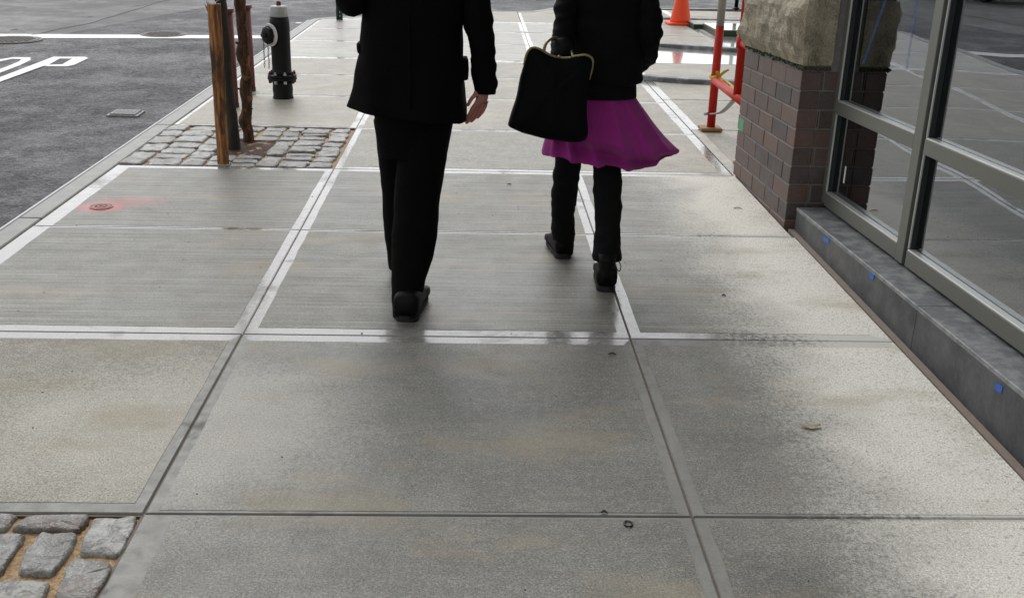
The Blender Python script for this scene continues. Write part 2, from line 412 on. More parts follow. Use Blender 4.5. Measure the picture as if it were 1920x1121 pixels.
bt.inputs['Mortar Size'].default_value = 0.006; t.set(bt.inputs['Color1'], (0.10, 0.07, 0.065)); t.set(bt.inputs['Color2'], (0.15, 0.10, 0.09)); t.set(bt.inputs['Mortar'], (0.2, 0.19, 0.17))
M['upper'] = t.fin(bt.outputs['Color'], 0.7)
t = NT('rock_faced_limestone')
c = t.mix(t.ramp(t.noise(9, 5, 0.65), 0.35, 0.68), (0.14, 0.12, 0.07), (0.40, 0.345, 0.24))
c = t.mix(t.ramp(t.noise(45, 4, 0.7), 0.5, 0.7, 0, 0.6), c, (0.13, 0.12, 0.09))
c = t.mix(t.ramp(t.noise(120, 4, 0.85), 0.42, 0.6, 0, 0.5), c, (0.48, 0.43, 0.32))
M['rock'] = t.fin(c, 0.7, t.bump(t.math('ADD', t.noise(40, 5, 0.7), t.noise(130, 3)), 0.8, 0.012))
M['moss'] = simple('mossy_mortar', (0.05, 0.055, 0.025), 0.9, 0.5, 60, 0.8)
t = NT('dark_slate_plinth')
xx, yy, zz = t.xyz()
nz = t.xyz(t.geo.outputs['Normal'])[2]
c = t.mix(t.ramp(t.noise(5, 5, 0.65), 0.35, 0.68), (0.034, 0.037, 0.042), (0.070, 0.073, 0.080))
c = t.mix(t.ramp(t.noise(30, 4, 0.7), 0.52, 0.7, 0, 0.35), c, (0.13, 0.13, 0.13))
M['slate'] = t.fin(c, t.ramp(t.noise(8, 3), 0.3, 0.7, 0.30, 0.55), t.bump(t.noise(60, 4), 0.3, 0.004))
t = NT('pale_slate_top')
c = t.mix(t.ramp(t.noise(14, 5, 0.7), 0.38, 0.65), (0.12, 0.125, 0.13), (0.26, 0.262, 0.262))  # paler slate for the plinth top
M['slate_top'] = t.fin(c, 0.42, t.bump(t.noise(60, 4), 0.3, 0.004))
M['sealant'] = simple('brown_sealant', (0.24, 0.195, 0.16), 0.7, 0.25, 30, 0.3)
M['alu'] = simple('olive_grey_window_metal', (0.150, 0.152, 0.132), 0.42, 0.06, 8, 0.0, metal=0.25)
M['bead_highlight'] = simple('bead_sky_highlight', (0.62, 0.63, 0.60), 0.3, 0.05, 8, 0.0, metal=0.5)  # pale colour paints the sky highlight along the rail edges
M['gasket'] = simple('black_gasket', (0.012, 0.016, 0.016), 0.5)
M['tape'] = simple('blue_masking_tape', (0.025, 0.12, 0.45), 0.6, 0.3, 60)
M['green_tag'] = simple('green_sticker', (0.05, 0.30, 0.15), 0.5, 0.5, 70)
M['white_tag'] = simple('white_sticker', (0.62, 0.63, 0.6), 0.5)
# shop glass: mirror-like reflection over a clear pane
g = bpy.data.materials.new('shop_glass'); g.use_nodes = True; gt = g.node_tree; gt.nodes.clear()
o_ = gt.nodes.new('ShaderNodeOutputMaterial'); mx = gt.nodes.new('ShaderNodeMixShader'); tr = gt.nodes.new('ShaderNodeBsdfTransparent'); gl = gt.nodes.new('ShaderNodeBsdfGlossy'); fr = gt.nodes.new('ShaderNodeFresnel')
fr.inputs[0].default_value = 3.2; gl.inputs['Roughness'].default_value = 0.0; gl.inputs['Color'].default_value = (0.92, 0.96, 1.0, 1); tr.inputs[0].default_value = (0.66, 0.76, 0.70, 1)
nz_ = gt.nodes.new('ShaderNodeTexNoise'); nz_.inputs['Scale'].default_value = 1.6; nz_.inputs['Detail'].default_value = 0.0
gg = gt.nodes.new('ShaderNodeNewGeometry'); gt.links.new(gg.outputs['Position'], nz_.inputs['Vector'])
bp_ = gt.nodes.new('ShaderNodeBump'); bp_.inputs['Strength'].default_value = 0.10; bp_.inputs['Distance'].default_value = 0.03; gt.links.new(nz_.outputs[0], bp_.inputs['Height']); gt.links.new(bp_.outputs[0], gl.inputs['Normal'])
gt.links.new(fr.outputs[0], mx.inputs[0]); gt.links.new(tr.outputs[0], mx.inputs[1]); gt.links.new(gl.outputs[0], mx.inputs[2]); gt.links.new(mx.outputs[0], o_.inputs[0])
M['glass'] = g
M['room'] = simple('room_plaster', (0.10, 0.105, 0.10), 0.8)
M['room_floor'] = simple('room_floor', (0.42, 0.48, 0.36), 0.7, 0.2, 6)
# people
def cloth(name, c, rough=0.9, bumps=0.25, sc=420, sheen=0.0, spec=0.15):
    t = NT(name)
    f = t.noise(5, 3); w = t.noise(sc, 2)
    col = t.mix(f, tuple(v * 0.8 for v in c), tuple(v * 1.2 for v in c))
    col = t.mix(t.ramp(w, 0.5, 0.7, 0, 0.35), col, tuple(v * 0.5 for v in c))
    return t.fin(col, rough, t.bump(t.math('ADD', w, t.math('MULTIPLY', t.noise(28, 4), 1.5)), bumps, 0.004), spec, **{'Sheen Weight': sheen})
M['suit'] = cloth('black_wool', (0.0035, 0.0035, 0.0038), 0.9, 0.5, 300, 0.0, 0.10)
M['trouser'] = cloth('black_trouser_cloth', (0.0035, 0.0035, 0.0038), 0.9, 0.5, 300, 0.0, 0.10)
M['nylon'] = cloth('black_jacket_cloth', (0.0038, 0.004, 0.0042), 0.75, 0.5, 300, 0.0, 0.12)
M['jean'] = cloth('charcoal_jean', (0.0065, 0.007, 0.0078), 0.85, 0.5, 260, 0.0, 0.12)
M['leather'] = simple('black_leather', (0.004, 0.004, 0.004), 0.55, 0.2, 30, 0.15, spec=0.15)
M['bag'] = simple('black_bag_leather', (0.0025, 0.003, 0.0032), 0.55, 0.25, 12, 0.2, spec=0.08)
M['sole'] = simple('black_rubber_sole', (0.008, 0.008, 0.008), 0.7)
M['brass'] = simple('antique_brass', (0.30, 0.26, 0.13), 0.38, 0.2, 30, 0.1, metal=0.75)
M['purple'] = cloth('purple_cotton', (0.32, 0.024, 0.215), 0.85, 0.3, 500, 0.15, 0.2)
t = NT('skin'); M['skin'] = t.fin(t.mix(t.noise(40, 3), (0.42, 0.17, 0.13), (0.50, 0.24, 0.19)), 0.55, t.bump(t.noise(160, 3), 0.2, 0.001), 0.4, **{'Subsurface Weight': 0.08})
M['hair_dark'] = simple('dark_hair', (0.02, 0.014, 0.01), 0.5, 0.4, 90, 0.4)
M['hair_brown'] = simple('brown_hair', (0.06, 0.032, 0.018), 0.5, 0.4, 90, 0.4)
M['eye'] = simple('eye_white', (0.7, 0.7, 0.68), 0.2)
# hydrant, wood, posts
M['black_paint'] = simple('black_worn_paint', (0.006, 0.0075, 0.0075), 0.55, 0.3, 15, 0.25, spec=0.25)
M['silver_paint'] = simple('worn_silver_paint', (0.40, 0.41, 0.40), 0.5, 0.35, 18, 0.3, metal=0.2)
M['white_ring'] = simple('white_hydrant_ring', (0.66, 0.66, 0.62), 0.4, 0.12, 20)
M['rust'] = simple('rust', (0.12, 0.035, 0.02), 0.8, 0.4, 40, 0.3)
M['red_post'] = simple('weathered_dark_red_paint', (0.155, 0.028, 0.022), 0.5, 0.5, 22, 0.3)
M['scaf_red'] = simple('red_scaffold_paint', (0.46, 0.018, 0.008), 0.5, 0.3, 25, 0.2, spec=0.25)
M['cone'] = simple('orange_cone_plastic', (0.92, 0.075, 0.01), 0.5, 0.06, 12, 0.1)
M['cone_dark'] = simple('soiled_cone_edge', (0.35, 0.02, 0.01), 0.6)
M['plank'] = simple('timber_pad', (0.30, 0.17, 0.07), 0.7, 0.3, 20, 0.4)
M['yellow'] = simple('yellow_caution_tape', (0.66, 0.52, 0.03), 0.5)
M['green_steel'] = simple('dark_green_steel', (0.02, 0.055, 0.03), 0.45, 0.3, 20)
M['sign_green'] = simple('dark_green_post', (0.012, 0.035, 0.03), 0.45)
t = NT('split_timber')
g1 = t.noise(1.0, 5, 0.7, vec=t.scale(t.pos, (70, 70, 5)))
c = t.mix(t.ramp(g1, 0.35, 0.65), (0.15, 0.055, 0.018), (0.52, 0.24, 0.075))
c = t.mix(t.ramp(t.noise(1.0, 4, 0.6, vec=t.scale(t.pos, (14, 14, 4))), 0.47, 0.62, 0, 0.9), c, (0.055, 0.025, 0.012))
M['timber'] = t.fin(c, 0.75, t.bump(g1, 0.8, 0.006))
t = NT('rough_bark')
g1 = t.noise(1.0, 5, 0.75, vec=t.scale(t.pos, (55, 55, 9)))
c = t.mix(t.ramp(g1, 0.38, 0.66), (0.035, 0.018, 0.010), (0.18, 0.085, 0.04))
c = t.mix(t.ramp(t.noise(11, 3), 0.58, 0.68, 0, 0.8), c, (0.34, 0.15, 0.06))
M['bark'] = t.fin(c, 0.85, t.bump(g1, 1.0, 0.012))
t = NT('dark_tree_bark')
c = t.mix(t.noise(1.0, 5, 0.7, vec=t.scale(t.pos, (60, 60, 14))), (0.008, 0.008, 0.006), (0.05, 0.045, 0.032))
M['tree'] = t.fin(c, 0.8, t.bump(t.noise(70, 5), 0.8, 0.008))
M['leaf'] = simple('leaf_green', (0.05, 0.09, 0.025), 0.6, 0.4, 30)
M['dryleaf'] = simple('pale_dry_leaf', (0.45, 0.38, 0.28), 0.7, 0.3, 60)
M['grit'] = simple('dark_grit', (0.035, 0.03, 0.022), 0.7)
M['wire'] = simple('tie_wire', (0.45, 0.47, 0.5), 0.3, metal=0.8)
M['car_paint'] = simple('black_car_paint', (0.012, 0.013, 0.016), 0.15, **{'Coat Weight': 1.0})
M['car_glass'] = simple('car_glass', (0.01, 0.012, 0.014), 0.05)
M['tyre'] = simple('tyre_rubber', (0.015, 0.015, 0.015), 0.8)
M['lamp'] = simple('headlamp_lens', (0.7, 0.72, 0.75), 0.1)
M['orange_cloth'] = simple('orange_cushion', (0.7, 0.14, 0.03), 0.8)

# ================================================================== SETTING
ROADZ = -0.12
# ground sheet to the horizon
S_ = 900
gr = mesh_obj('ground', [(-S_, -S_, ROADZ - 0.35), (S_, -S_, ROADZ - 0.35), (S_, S_, ROADZ - 0.35), (-S_, S_, ROADZ - 0.35)], [(0, 1, 2, 3)], M['asphalt'])
tag(gr, kind='structure')
road = mesh_obj('road', [(-400, -400, ROADZ), (400, -400, ROADZ), (400, 400, ROADZ), (-400, 400, ROADZ)], [(0, 1, 2, 3)], M['asphalt'])
tag(road, kind='structure')
def flat(name, polys, z, mat, parent=None, th=0.0):
    """polygons given as outlines; flat sheet a few mm thick"""
    bm = bmesh.new()
    for P in polys:
        vs = [bm.verts.new((p[0], p[1], z)) for p in P]
        f = bm.faces.new(vs)
        if th:
            r = bmesh.ops.extrude_face_region(bm, geom=[f])
            for v in r['geom']:
                if isinstance(v, bmesh.types.BMVert): v.co.z -= th
    bmesh.ops.triangulate(bm, faces=bm.faces)
    return bm_obj(name, bm, mat, parent)
PZ = ROADZ + 0.004
# stop line, slightly skewed to the kerb
flat('stop_line', [[(-13.0, 12.15), (-5.86, 13.34 - 0.18), (-2.36, 13.76), (-2.36, 14.06), (-5.94, 13.58), (-13.0, 12.55)]], PZ, M['paint'], road)
def gp(px, py): return tuple(G(px, py, ROADZ)[:2])
# letters P, O (right half in view), T, S of the painted word
flat('painted_letter', [
    [(-4.545, 9.30), (-4.463, 9.30), gp(80, 125.5), gp(92, 122.3), gp(112, 111), gp(100, 107.5)],
    [gp(100, 107.5), gp(112, 111), gp(135, 111), gp(160, 107.5)],
    [gp(160, 107.5), gp(135, 111), gp(117, 121.7), gp(127, 125.5), gp(140, 122.5), gp(166, 110)],
    [gp(92, 122.3), gp(80, 125.5), gp(127, 125.5), gp(117, 121.7)]], PZ, M['paint'], road)
def loop_strip(outer, inner):
    n = len(outer); return [[outer[i], outer[(i + 1) % n], inner[(i + 1) % n], inner[i]] for i in range(n)]
Oc = (-4.845, 10.40)
ang = [2 * math.pi * k / 14 for k in range(14)]
def skew(x, y): return (x, y)
flat('painted_letter', loop_strip([skew(Oc[0] - 0.05 + 0.22 * math.copysign(abs(math.cos(a)) ** 0.6, math.cos(a)), Oc[1] + 1.24 * math.copysign(abs(math.sin(a)) ** 0.8, math.sin(a))) for a in ang],
                                  [skew(Oc[0] - 0.05 + 0.12 * math.copysign(abs(math.cos(a)) ** 0.6, math.cos(a)), Oc[1] + 1.10 * math.copysign(abs(math.sin(a)) ** 0.8, math.sin(a))) for a in ang]), PZ, M['paint'], road)
flat('painted_letter', [[skew(-5.65, 11.35), skew(-5.20, 11.35), skew(-5.20, 11.5), skew(-5.65, 11.5)], [skew(-5.48, 9.1), skew(-5.37, 9.1), skew(-5.37, 11.345), skew(-5.48, 11.345)]], PZ, M['paint'], road)
sp = [(-5.80, 11.2), (-5.85, 11.42), (-6.0, 11.42), (-6.1, 11.2), (-6.1, 10.6), (-5.85, 10.1), (-5.8, 9.7), (-5.82, 9.3), (-5.95, 9.1), (-6.1, 9.3)]
ss = []
for a, b in zip(sp[:-1], sp[1:]):
    a = Vector(skew(*a)); b = Vector(skew(*b)); n_ = (b - a).normalized(); n_ = Vector((-n_.y, n_.x)) * 0.05
    ss.append([a + n_, b + n_, b - n_, a - n_])
bm = bmesh.new()
for k, q in enumerate(ss): bm.faces.new([bm.verts.new((p[0], p[1], PZ + 0.0004 * (k % 2))) for p in q])
bm_obj('painted_letter', bm, M['paint'], road)
# crack between old and new paving
ck = [(60, 66), (85, 62), (105, 56), (140, 50), (172, 44), (192, 37), (215, 31), (232, 25), (262, 17), (285, 9), (300, 4), (330, -1), (380, -9)]
L = [Vector(G(p[0], p[1] - 0.7, ROADZ)) for p in ck]; Rr = [Vector(G(p[0] + random.uniform(-2, 2), p[1] + 0.7, ROADZ)) for p in ck]
fs = [(i, i + 1, len(ck) + i + 1, len(ck) + i) for i in range(len(ck) - 1)]
mesh_obj('crack', [(*p[:2], PZ) for p in L + Rr], fs, M['crack'], road)
for seg in ([(20, 57), (33, 56.4)], [(165, 33), (174, 32)], [(250, 12.5), (275, 10.0)], [(1004, 1.0), (1040, 2.5)]):
    a = G(*seg[0], ROADZ); b = G(*seg[1], ROADZ)
    mesh_obj('crack', [(a.x, a.y - .05, PZ), (b.x, b.y - .05, PZ), (b.x, b.y + .05, PZ), (a.x, a.y + .04, PZ)], [(0, 1, 2, 3)], M['crack'], road)
# faint worn crossing dashes far right of the hydrant
for seg in ([(555, 44), (565, 44)], ):
    a = G(*seg[0], ROADZ); b = G(*seg[1], ROADZ)
    mesh_obj('worn_dash', [(a.x, a.y - .06, PZ), (b.x, b.y - .06, PZ), (b.x, b.y + .06, PZ), (a.x, a.y + .06, PZ)], [(0, 1, 2, 3)], M['paint'], road)
# manhole covers
def manhole(cx, cy, r, label):
    e = empty('manhole_cover', (cx, cy, ROADZ)); tag(e, label, 'manhole cover', 'manhole covers in the street')
    bm = bmesh.new(); lathe(bm, [(r, 0.002), (r, 0.010), (r - 0.035, 0.010), (r - 0.04, 0.006)], (0, 0, 0), 32); bm_obj('frame', bm, M['iron'], e)
    bm = bmesh.new(); lathe(bm, [(r - 0.045, 0.007), (r - 0.05, 0.013)], (0, 0, 0), 28)
    for i in range(-5, 6):
        for j in range(-5, 6):
            x, y = i * r / 6.2, j * r / 6.2
            if math.hypot(x, y) < r - 0.07: add_box(bm, x - r / 22, x + r / 22, y - r / 22, y + r / 22, 0.0125, 0.019)
    bm_obj('lid', bm, M['iron'], e)
manhole(G(307, 65.5, ROADZ).x, G(307, 65.5, ROADZ).y, 0.29, 'round iron manhole cover at the stop line behind the wooden stakes')
manhole(G(20, 76, ROADZ).x, G(20, 76, ROADZ).y, 0.36, 'round iron manhole cover just below the stop line at the left edge')
# square valve plate
c0 = [G(199, 219, ROADZ), G(258, 220.5, ROADZ), G(272, 210.5, ROADZ), G(217, 209, ROADZ)]
e = empty('valve_plate', sum(c0, Vector()) / 4); tag(e, 'square pale metal utility plate set in the dark asphalt near the kerb', 'utility plate')
cc = e.location
def sq(s, z): return [Vector((cc.x + (p.x - cc.x) * s, cc.y + (p.y - cc.y) * s, ROADZ + z)) - Vector(cc) for p in c0]
bm = bmesh.new(); add_rings(bm, [sq(1, 0.001), sq(1, 0.012), sq(0.86, 0.012), sq(0.85, 0.008)], True, True); bm_obj('frame', bm, M['plate'], e)
bm = bmesh.new(); add_rings(bm, [sq(0.84, 0.0085), sq(0.82, 0.014)], False, True)
for i in range(7):
    for j in range(5):
        u = (i - 3) / 4.2; v = (j - 2) / 3.2
        q = sq(1, 0)
        p = (q[0] * (1 - u) * (1 - v) + q[1] * (1 + u) * (1 - v) + q[2] * (1 + u) * (1 + v) + q[3] * (1 - u) * (1 + v)) / 4
        add_box(bm, p.x - 0.012, p.x + 0.012, p.y - 0.022, p.y + 0.022, 0.0135, 0.022)
bm_obj('lid', bm, M['plate'], e)

# ---- sidewalk: bed, slabs with trowelled margins, setts, kerb
walk = flat('sidewalk', [[(-2.27, -4), (1.64, -4), (1.64, 6.30), (9, 6.30), (9, 19.2), (4.4, 18.15), (3.0, 17.75), (1.3, 17.55), (0.85, 16.75), (0.1, 16.65), (-1.0, 15.85), (-1.95, 15.3), (-2.27, 14.85)]], -0.035, M['bed'], None, 0.30)
tag(walk, kind='structure')
GAP = 0.0026
def clip_poly(P, a, b):
    """keep the part of polygon P left of the line a->b"""
    out = []
    n = len(P)
    def sd(p): return (b[0] - a[0]) * (p[1] - a[1]) - (b[1] - a[1]) * (p[0] - a[0])
    for i in range(n):
        p, q = P[i], P[(i + 1) % n]; sp_, sq_ = sd(p), sd(q)
        if sp_ >= 0: out.append(p)
        if sp_ * sq_ < 0:
            k = sp_ / (sp_ - sq_); out.append((p[0] + (q[0] - p[0]) * k, p[1] + (q[1] - p[1]) * k))
    return out
def slab(x0, x1, y0, y1, mat, ml=0.05, mr=0.05, mn=0.0, mf=0.0, mmat=None, mats=None, z=0.0):
    """margins: left, right, near, far; the trowelled border sits 1.5 mm below the broomed field"""
    mmat = mmat or M['margin']
    mats = mats or {}
    X = [x0 + GAP, x0 + GAP + ml, x1 - GAP - mr, x1 - GAP]; Y = [y0 + GAP, y0 + GAP + mn, y1 - GAP - mf, y1 - GAP]
    e = 0.0035; zm = z - 0.0011; zf = z
    verts = []; faces = []; mi = []; ms = [mat, mmat, mats.get('l', mmat), mats.get('r', mmat), mats.get('n', mmat), mats.get('f', mmat)]
    def quad(a, b, c, d, k):
        i = len(verts); verts.extend([a, b, c, d]); faces.append((i, i + 1, i + 2, i + 3)); mi.append(k)
    # field, raised, its outline slightly uneven where the trowel ran
    fx0, fx1, fy0, fy1 = X[1], X[2], Y[1], Y[2]
    ox0, ox1, oy0, oy1 = X[0] + e, X[3] - e, Y[0] + e, Y[3] - e
    NS = 16
    def jit(p, q, amt, axis):
        out = []
        for k in range(NS):
            u = k / NS; v = Vector((p[0] + (q[0] - p[0]) * u, p[1] + (q[1] - p[1]) * u))
            if k: v[axis] += amt * noise.noise(Vector((v.x * 6.0 + 3 * axis, v.y * 6.0, x0 * 3 + y0))) * 1.4
            out.append(v)
        return out
    jn, jf_, jl, jr = [min(0.0035, w_ * 0.10) for w_ in (mn, mf, ml, mr)]
    ring_ = jit((fx0, fy0), (fx1, fy0), jn, 1) + jit((fx1, fy0), (fx1, fy1), jr, 0) + jit((fx1, fy1), (fx0, fy1), jf_, 1) + jit((fx0, fy1), (fx0, fy0), jl, 0)
    outer_ = []
    for (p, q) in (((ox0, oy0), (ox1, oy0)), ((ox1, oy0), (ox1, oy1)), ((ox1, oy1), (ox0, oy1)), ((ox0, oy1), (ox0, oy0))):
        outer_ += [Vector((p[0] + (q[0] - p[0]) * k / NS, p[1] + (q[1] - p[1]) * k / NS)) for k in range(NS)]
    nr = len(ring_); kk = [4, 3, 5, 2]
    i0 = len(verts); verts.extend([(*p, zf) for p in ring_]); faces.append(tuple(range(i0, i0 + nr))); mi.append(0)
    for k in range(nr):
        a_, b_ = ring_[k], ring_[(k + 1) % nr]; c_, d_ = outer_[k], outer_[(k + 1) % nr]
        quad((*a_, zm), (*b_, zm), (*b_, zf), (*a_, zf), 0)
        quad((*c_, zm), (*d_, zm), (*b_, zm), (*a_, zm), kk[k // NS])
    # rounded arris and sides
    O = [(X[0], Y[0]), (X[3], Y[0]), (X[3], Y[3]), (X[0], Y[3])]; I = [(ox0, oy0), (ox1, oy0), (ox1, oy1), (ox0, oy1)]
    km = {0: 4, 1: 3, 2: 5, 3: 2}
    for i in range(4):
        j = (i + 1) % 4
        quad((*O[i], zm - 0.004), (*O[j], zm - 0.004), (*I[j], zm), (*I[i], zm), km[i])
        quad((*O[i], z - 0.034), (*O[j], z - 0.034), (*O[j], zm - 0.004), (*O[i], zm - 0.004), 1)
    return mesh_obj('slab', verts, faces, ms, walk, mi=mi)
XS = [-2.20, -0.88, 0.602, 1.60]
YS = [-0.2, 1.21, 2.458, 3.712, 5.075, 6.37, 7.62, 8.93, 10.09, 11.24, 12.66, 13.95, 15.22]
WIDE = {3.712: 0.064, 6.37: 0.06, 7.62: 0.03, 8.93: 0.03, 10.09: 0.03, 11.24: 0.07, 12.66: 0.04, 13.95: 0.04, 15.22: 0.09, 5.075: 0.02, 2.458: 0.015}
mg, mn_, md = M['margin'], M['margin_near'], M['margin_dry']
for r in range(len(YS) - 1):
    y0, y1 = YS[r], YS[r + 1]
    near = y1 <= 3.72
    for c in range(3):
        x0, x1 = XS[c], XS[c + 1]
        if c == 2: x1 = 1.630 if y1 < 5.1 else 1.617 if y1 < 6.4 else 1.604
        if c == 0 and r in (1, 5): continue                      # planting pits paved with setts
        nm = WIDE.get(y0, 0.012); fm = WIDE.get(y1, 0.012)
        mat = M['near'] if near else M['broom'] if y1 <= 6.4 else None
        if mat is None:
            if r == 5: mat = M['aggr'] if c == 1 else M['beige']
            elif r in (6, 7): mat = M['beige']
            elif r == 8: mat = M['beige']
            elif r in (9, 10, 11): mat = M['grey_far']
            else: mat = M['beige']
        mm = mn_ if y1 <= 2.5 else mg
        mats = {}
        if near: mats['l'] = mn_; mats['r'] = mn_
        if near: mats['n'] = mn_
        if c == 0:
            ml = 0.09 if r in (3, 4, 2) else 0.03
            if r == 2: mat = M['near_beige']
            if r == 2: mats['n'] = mn_; nm = 0.05
        else: ml = 0.035 if near else 0.044
        mr = 0.035 if near else 0.044
        if r <= 1 and c == 1: ml = 0.085
        if c == 2: mr = 0.07; mats['r'] = M['near'] if y1 < 6.4 else mg
        if r == 2 and c == 2: mats['f'] = mn_
        slab(x0, x1, y0, y1, mat, ml, mr, nm, fm, mm, mats)
# last course follows the skewed corner
def poly_slab(P, mat, z=0.0):
    bm = bmesh.new()
    n = len(P); cxy = (sum(p[0] for p in P) / n, sum(p[1] for p in P) / n)
    def ins(p, d):
        v = Vector((cxy[0] - p[0], cxy[1] - p[1])); v.normalize(); return (p[0] + v.x * d, p[1] + v.y * d)
    a = [bm.verts.new((*p, z - 0.034)) for p in P]; b = [bm.verts.new((*p, z - 0.005)) for p in P]; c = [bm.verts.new((*ins(p, 0.008), z)) for p in P]
    for i in range(n):
        j = (i + 1) % n
        bm.faces.new((a[i], a[j], b[j], b[i])); bm.faces.new((b[i], b[j], c[j], c[i]))
    f = bm.faces.new(c); bmesh.ops.triangulate(bm, faces=[f])
    return bm_obj('slab', bm, mat, walk)
poly_slab([(-2.16, 15.225), (-0.885, 15.225), (-0.885, 15.90), (-1.0, 15.83), (-1.9, 15.35)], M['grey_far'])
poly_slab([(-0.875, 15.225), (0.598, 15.225), (0.598, 16.74), (0.1, 16.64), (-0.875, 15.91)], M['beige'])
slab(0.602, 1.60, 15.22, 16.62, M['beige'], 0.04, 0.03, 0.03, 0.02)
poly_slab([(0.606, 16.63), (1.6, 16.63), (1.6, 17.58), (1.3, 17.53), (0.86, 16.76), (0.606, 16.74)], M['beige'])
# court on the building side, past the pier
XR = [1.608, 3.0, 4.6, 8.9]
YR = [6.36, 7.79, 9.1, 10.3, 11.36, 12.62, 13.95, 15.3, 16.6, 17.6]
for i in range(3):
    for r in range(len(YR) - 1):
        y0, y1 = YR[r], YR[r + 1]
        if i == 2 and y1 > 17: y1 = 18.1
        mat = M['sheet_wet'] if (r == 4) else (M['sheet_wet'] if (r == 5 and i > 0) else M['beige'])
        slab(XR[i], XR[i + 1], y0, y1, mat, 0.07 if i == 0 else 0.04, 0.05, 0.01, 0.01, mats={'l': M['margin_dry'] if y1 < 8 else mg})
# brown filler of the joints
bm = bmesh.new()
for xx_ in XS + XR[1:3]:
    add_box(bm, xx_ - 0.006, xx_ + 0.006, -0.2 if xx_ < 1.7 else 6.37, 15.2, -0.02, -0.0075)
for yy_ in YS: add_box(bm, -2.2, 1.6, yy_ - 0.006, yy_ + 0.006, -0.02, -0.0070)
o = bm_obj('joint_filler', bm, M['joint'], walk); tag(o, kind='stuff')
# kerb: granite stones with a steel-faced edge
ky = -3.0; k = 0
while ky < 14.8:
    y1 = min(ky + (2.4 if k % 2 else 2.9), 14.85)
    bm = bmesh.new(); add_box(bm, -2.318, -2.206, ky + 0.003, y1 - 0.003, -0.30, 0.002, 0.006)
    bm_obj('kerb_stone', bm, M['kerb'], walk)
    ky = y1; k += 1
box('kerb_edge_strip', -2.334, -2.3185, -3.0, 14.85, -0.25, 0.004, M['steel_edge'], walk, 0.003)
cp = [(-2.27, 14.85), (-2.22, 15.05), (-1.95, 15.30), (-1.0, 15.87), (0.1, 16.68), (0.85, 16.80), (1.3, 17.6), (3.0, 17.8), (4.4, 18.15), (9, 19.2)]
for a, b in zip(cp[:-1], cp[1:]):
    a = Vector((*a, 0)); b = Vector((*b, 0)); d = (b - a).normalized(); n_ = Vector((-d.y, d.x, 0)) * 0.05
    bm = bmesh.new()
    add_rings(bm, [[Vector((p.x, p.y, z)) for p in (a + n_, b + n_, b - n_, a - n_)] for z in (-0.3, 0.003)], True, True)
    bm_obj('kerb_stone', bm, M['kerb'], walk)

# setts
def sett(poly, z=0.0, h=0.07, parent=None):
    """one granite sett from an outline: rounded shoulders, uneven top"""
    P = []
    n = len(poly)
    for i in range(n):
        a = Vector(poly[i]); b = Vector(poly[(i + 1) % n])
        P += [a.lerp(b, 0.08), a.lerp(b, 0.36), a.lerp(b, 0.66), a.lerp(b, 0.92)]
    c = sum(P, Vector((0, 0))) / len(P)
    P = [p + Vector((random.uniform(-1, 1), random.uniform(-1, 1))) * 0.004 for p in P]
    bm = bmesh.new(); rings = []
    for s, dz in ((1.0, -h), (1.0, -0.012), (0.965, -0.004), (0.86, -0.0005), (0.42, 0.0)):
        rings.append([Vector((c.x + (p.x - c.x) * s, c.y + (p.y - c.y) * s, z + dz + (random.uniform(-0.0035, 0.0035) if dz > -h else 0))) for p in P])
    add_rings(bm, rings, False, True)
    o = bm_obj('sett', bm, M['sett'], parent, True)
    return o
pitf = box('sett_bed', -2.215, -0.888, 6.378, 7.612, -0.034, -0.016, M['sand'], walk)
bm = bmesh.new()
# soil pocket round the tree
def pit_cols():
    Y0, Y1 = 6.385, 7.605
    cols = [(-2.205, -2.055, (0.15, 0.2)), (-2.05, -1.84, (0.12, 0.17)), (-1.835, -1.69, (0.15, 0.22)), (-1.685, -1.535, (0.12, 0.17)), (-1.53, -1.375, (0.11, 0.15)), (-1.37, -1.245, (0.14, 0.19)), (-1.24, -1.045, (0.10, 0.14)), (-1.04, -0.905, (0.12, 0.165))]
    hx0, hx1, hy0, hy1 = -1.70, -1.375, 6.70, 7.14
    for (xa, xb, (la, lb)) in cols:
        spans = [(Y0, Y1)]
        if xb > hx0 + 0.05 and xa < hx1 - 0.02: spans = [(Y0, hy0 - 0.01), (hy1 + 0.01, Y1)]
        for (s0, s1) in spans:
            nst = max(1, round((s1 - s0) / random.uniform(la, lb)))
            cuts = [s0 + (s1 - s0) * (k + (random.uniform(-0.13, 0.13) if 0 < k < nst else 0)) / nst for k in range(nst + 1)]
            for a, b in zip(cuts[:-1], cuts[1:]):
                g_ = 0.009; j = lambda: random.uniform(-0.013, 0.013)
                sett([(xa + g_ * .6 + j(), a + g_ + j()), (xb - g_ * .6 + j(), a + g_ + j()), (xb - g_ * .6 + j(), b - g_ + j()), (xa + g_ * .6 + j(), b - g_ + j())], 0.001 + random.uniform(-0.006, 0.006), 0.022, walk)
pit_cols()
bm = bmesh.new()
vs = {}
for i in range(15):
    for j in range(15):
        x = -1.70 + 0.33 * i / 14; y = 6.70 + 0.44 * j / 14
        vs[i, j] = bm.verts.new((x, y, -0.013 + 0.008 * noise.noise(Vector((x * 14, y * 14, 0))) + 0.005 * noise.noise(Vector((x * 50, y * 50, 3)))))
for i in range(14):
    for j in range(14): bm.faces.new((vs[i, j], vs[i + 1, j], vs[i + 1, j + 1], vs[i, j + 1]))
o = bm_obj('planting_soil', bm, M['soil'], walk, True); tag(o, kind='stuff')
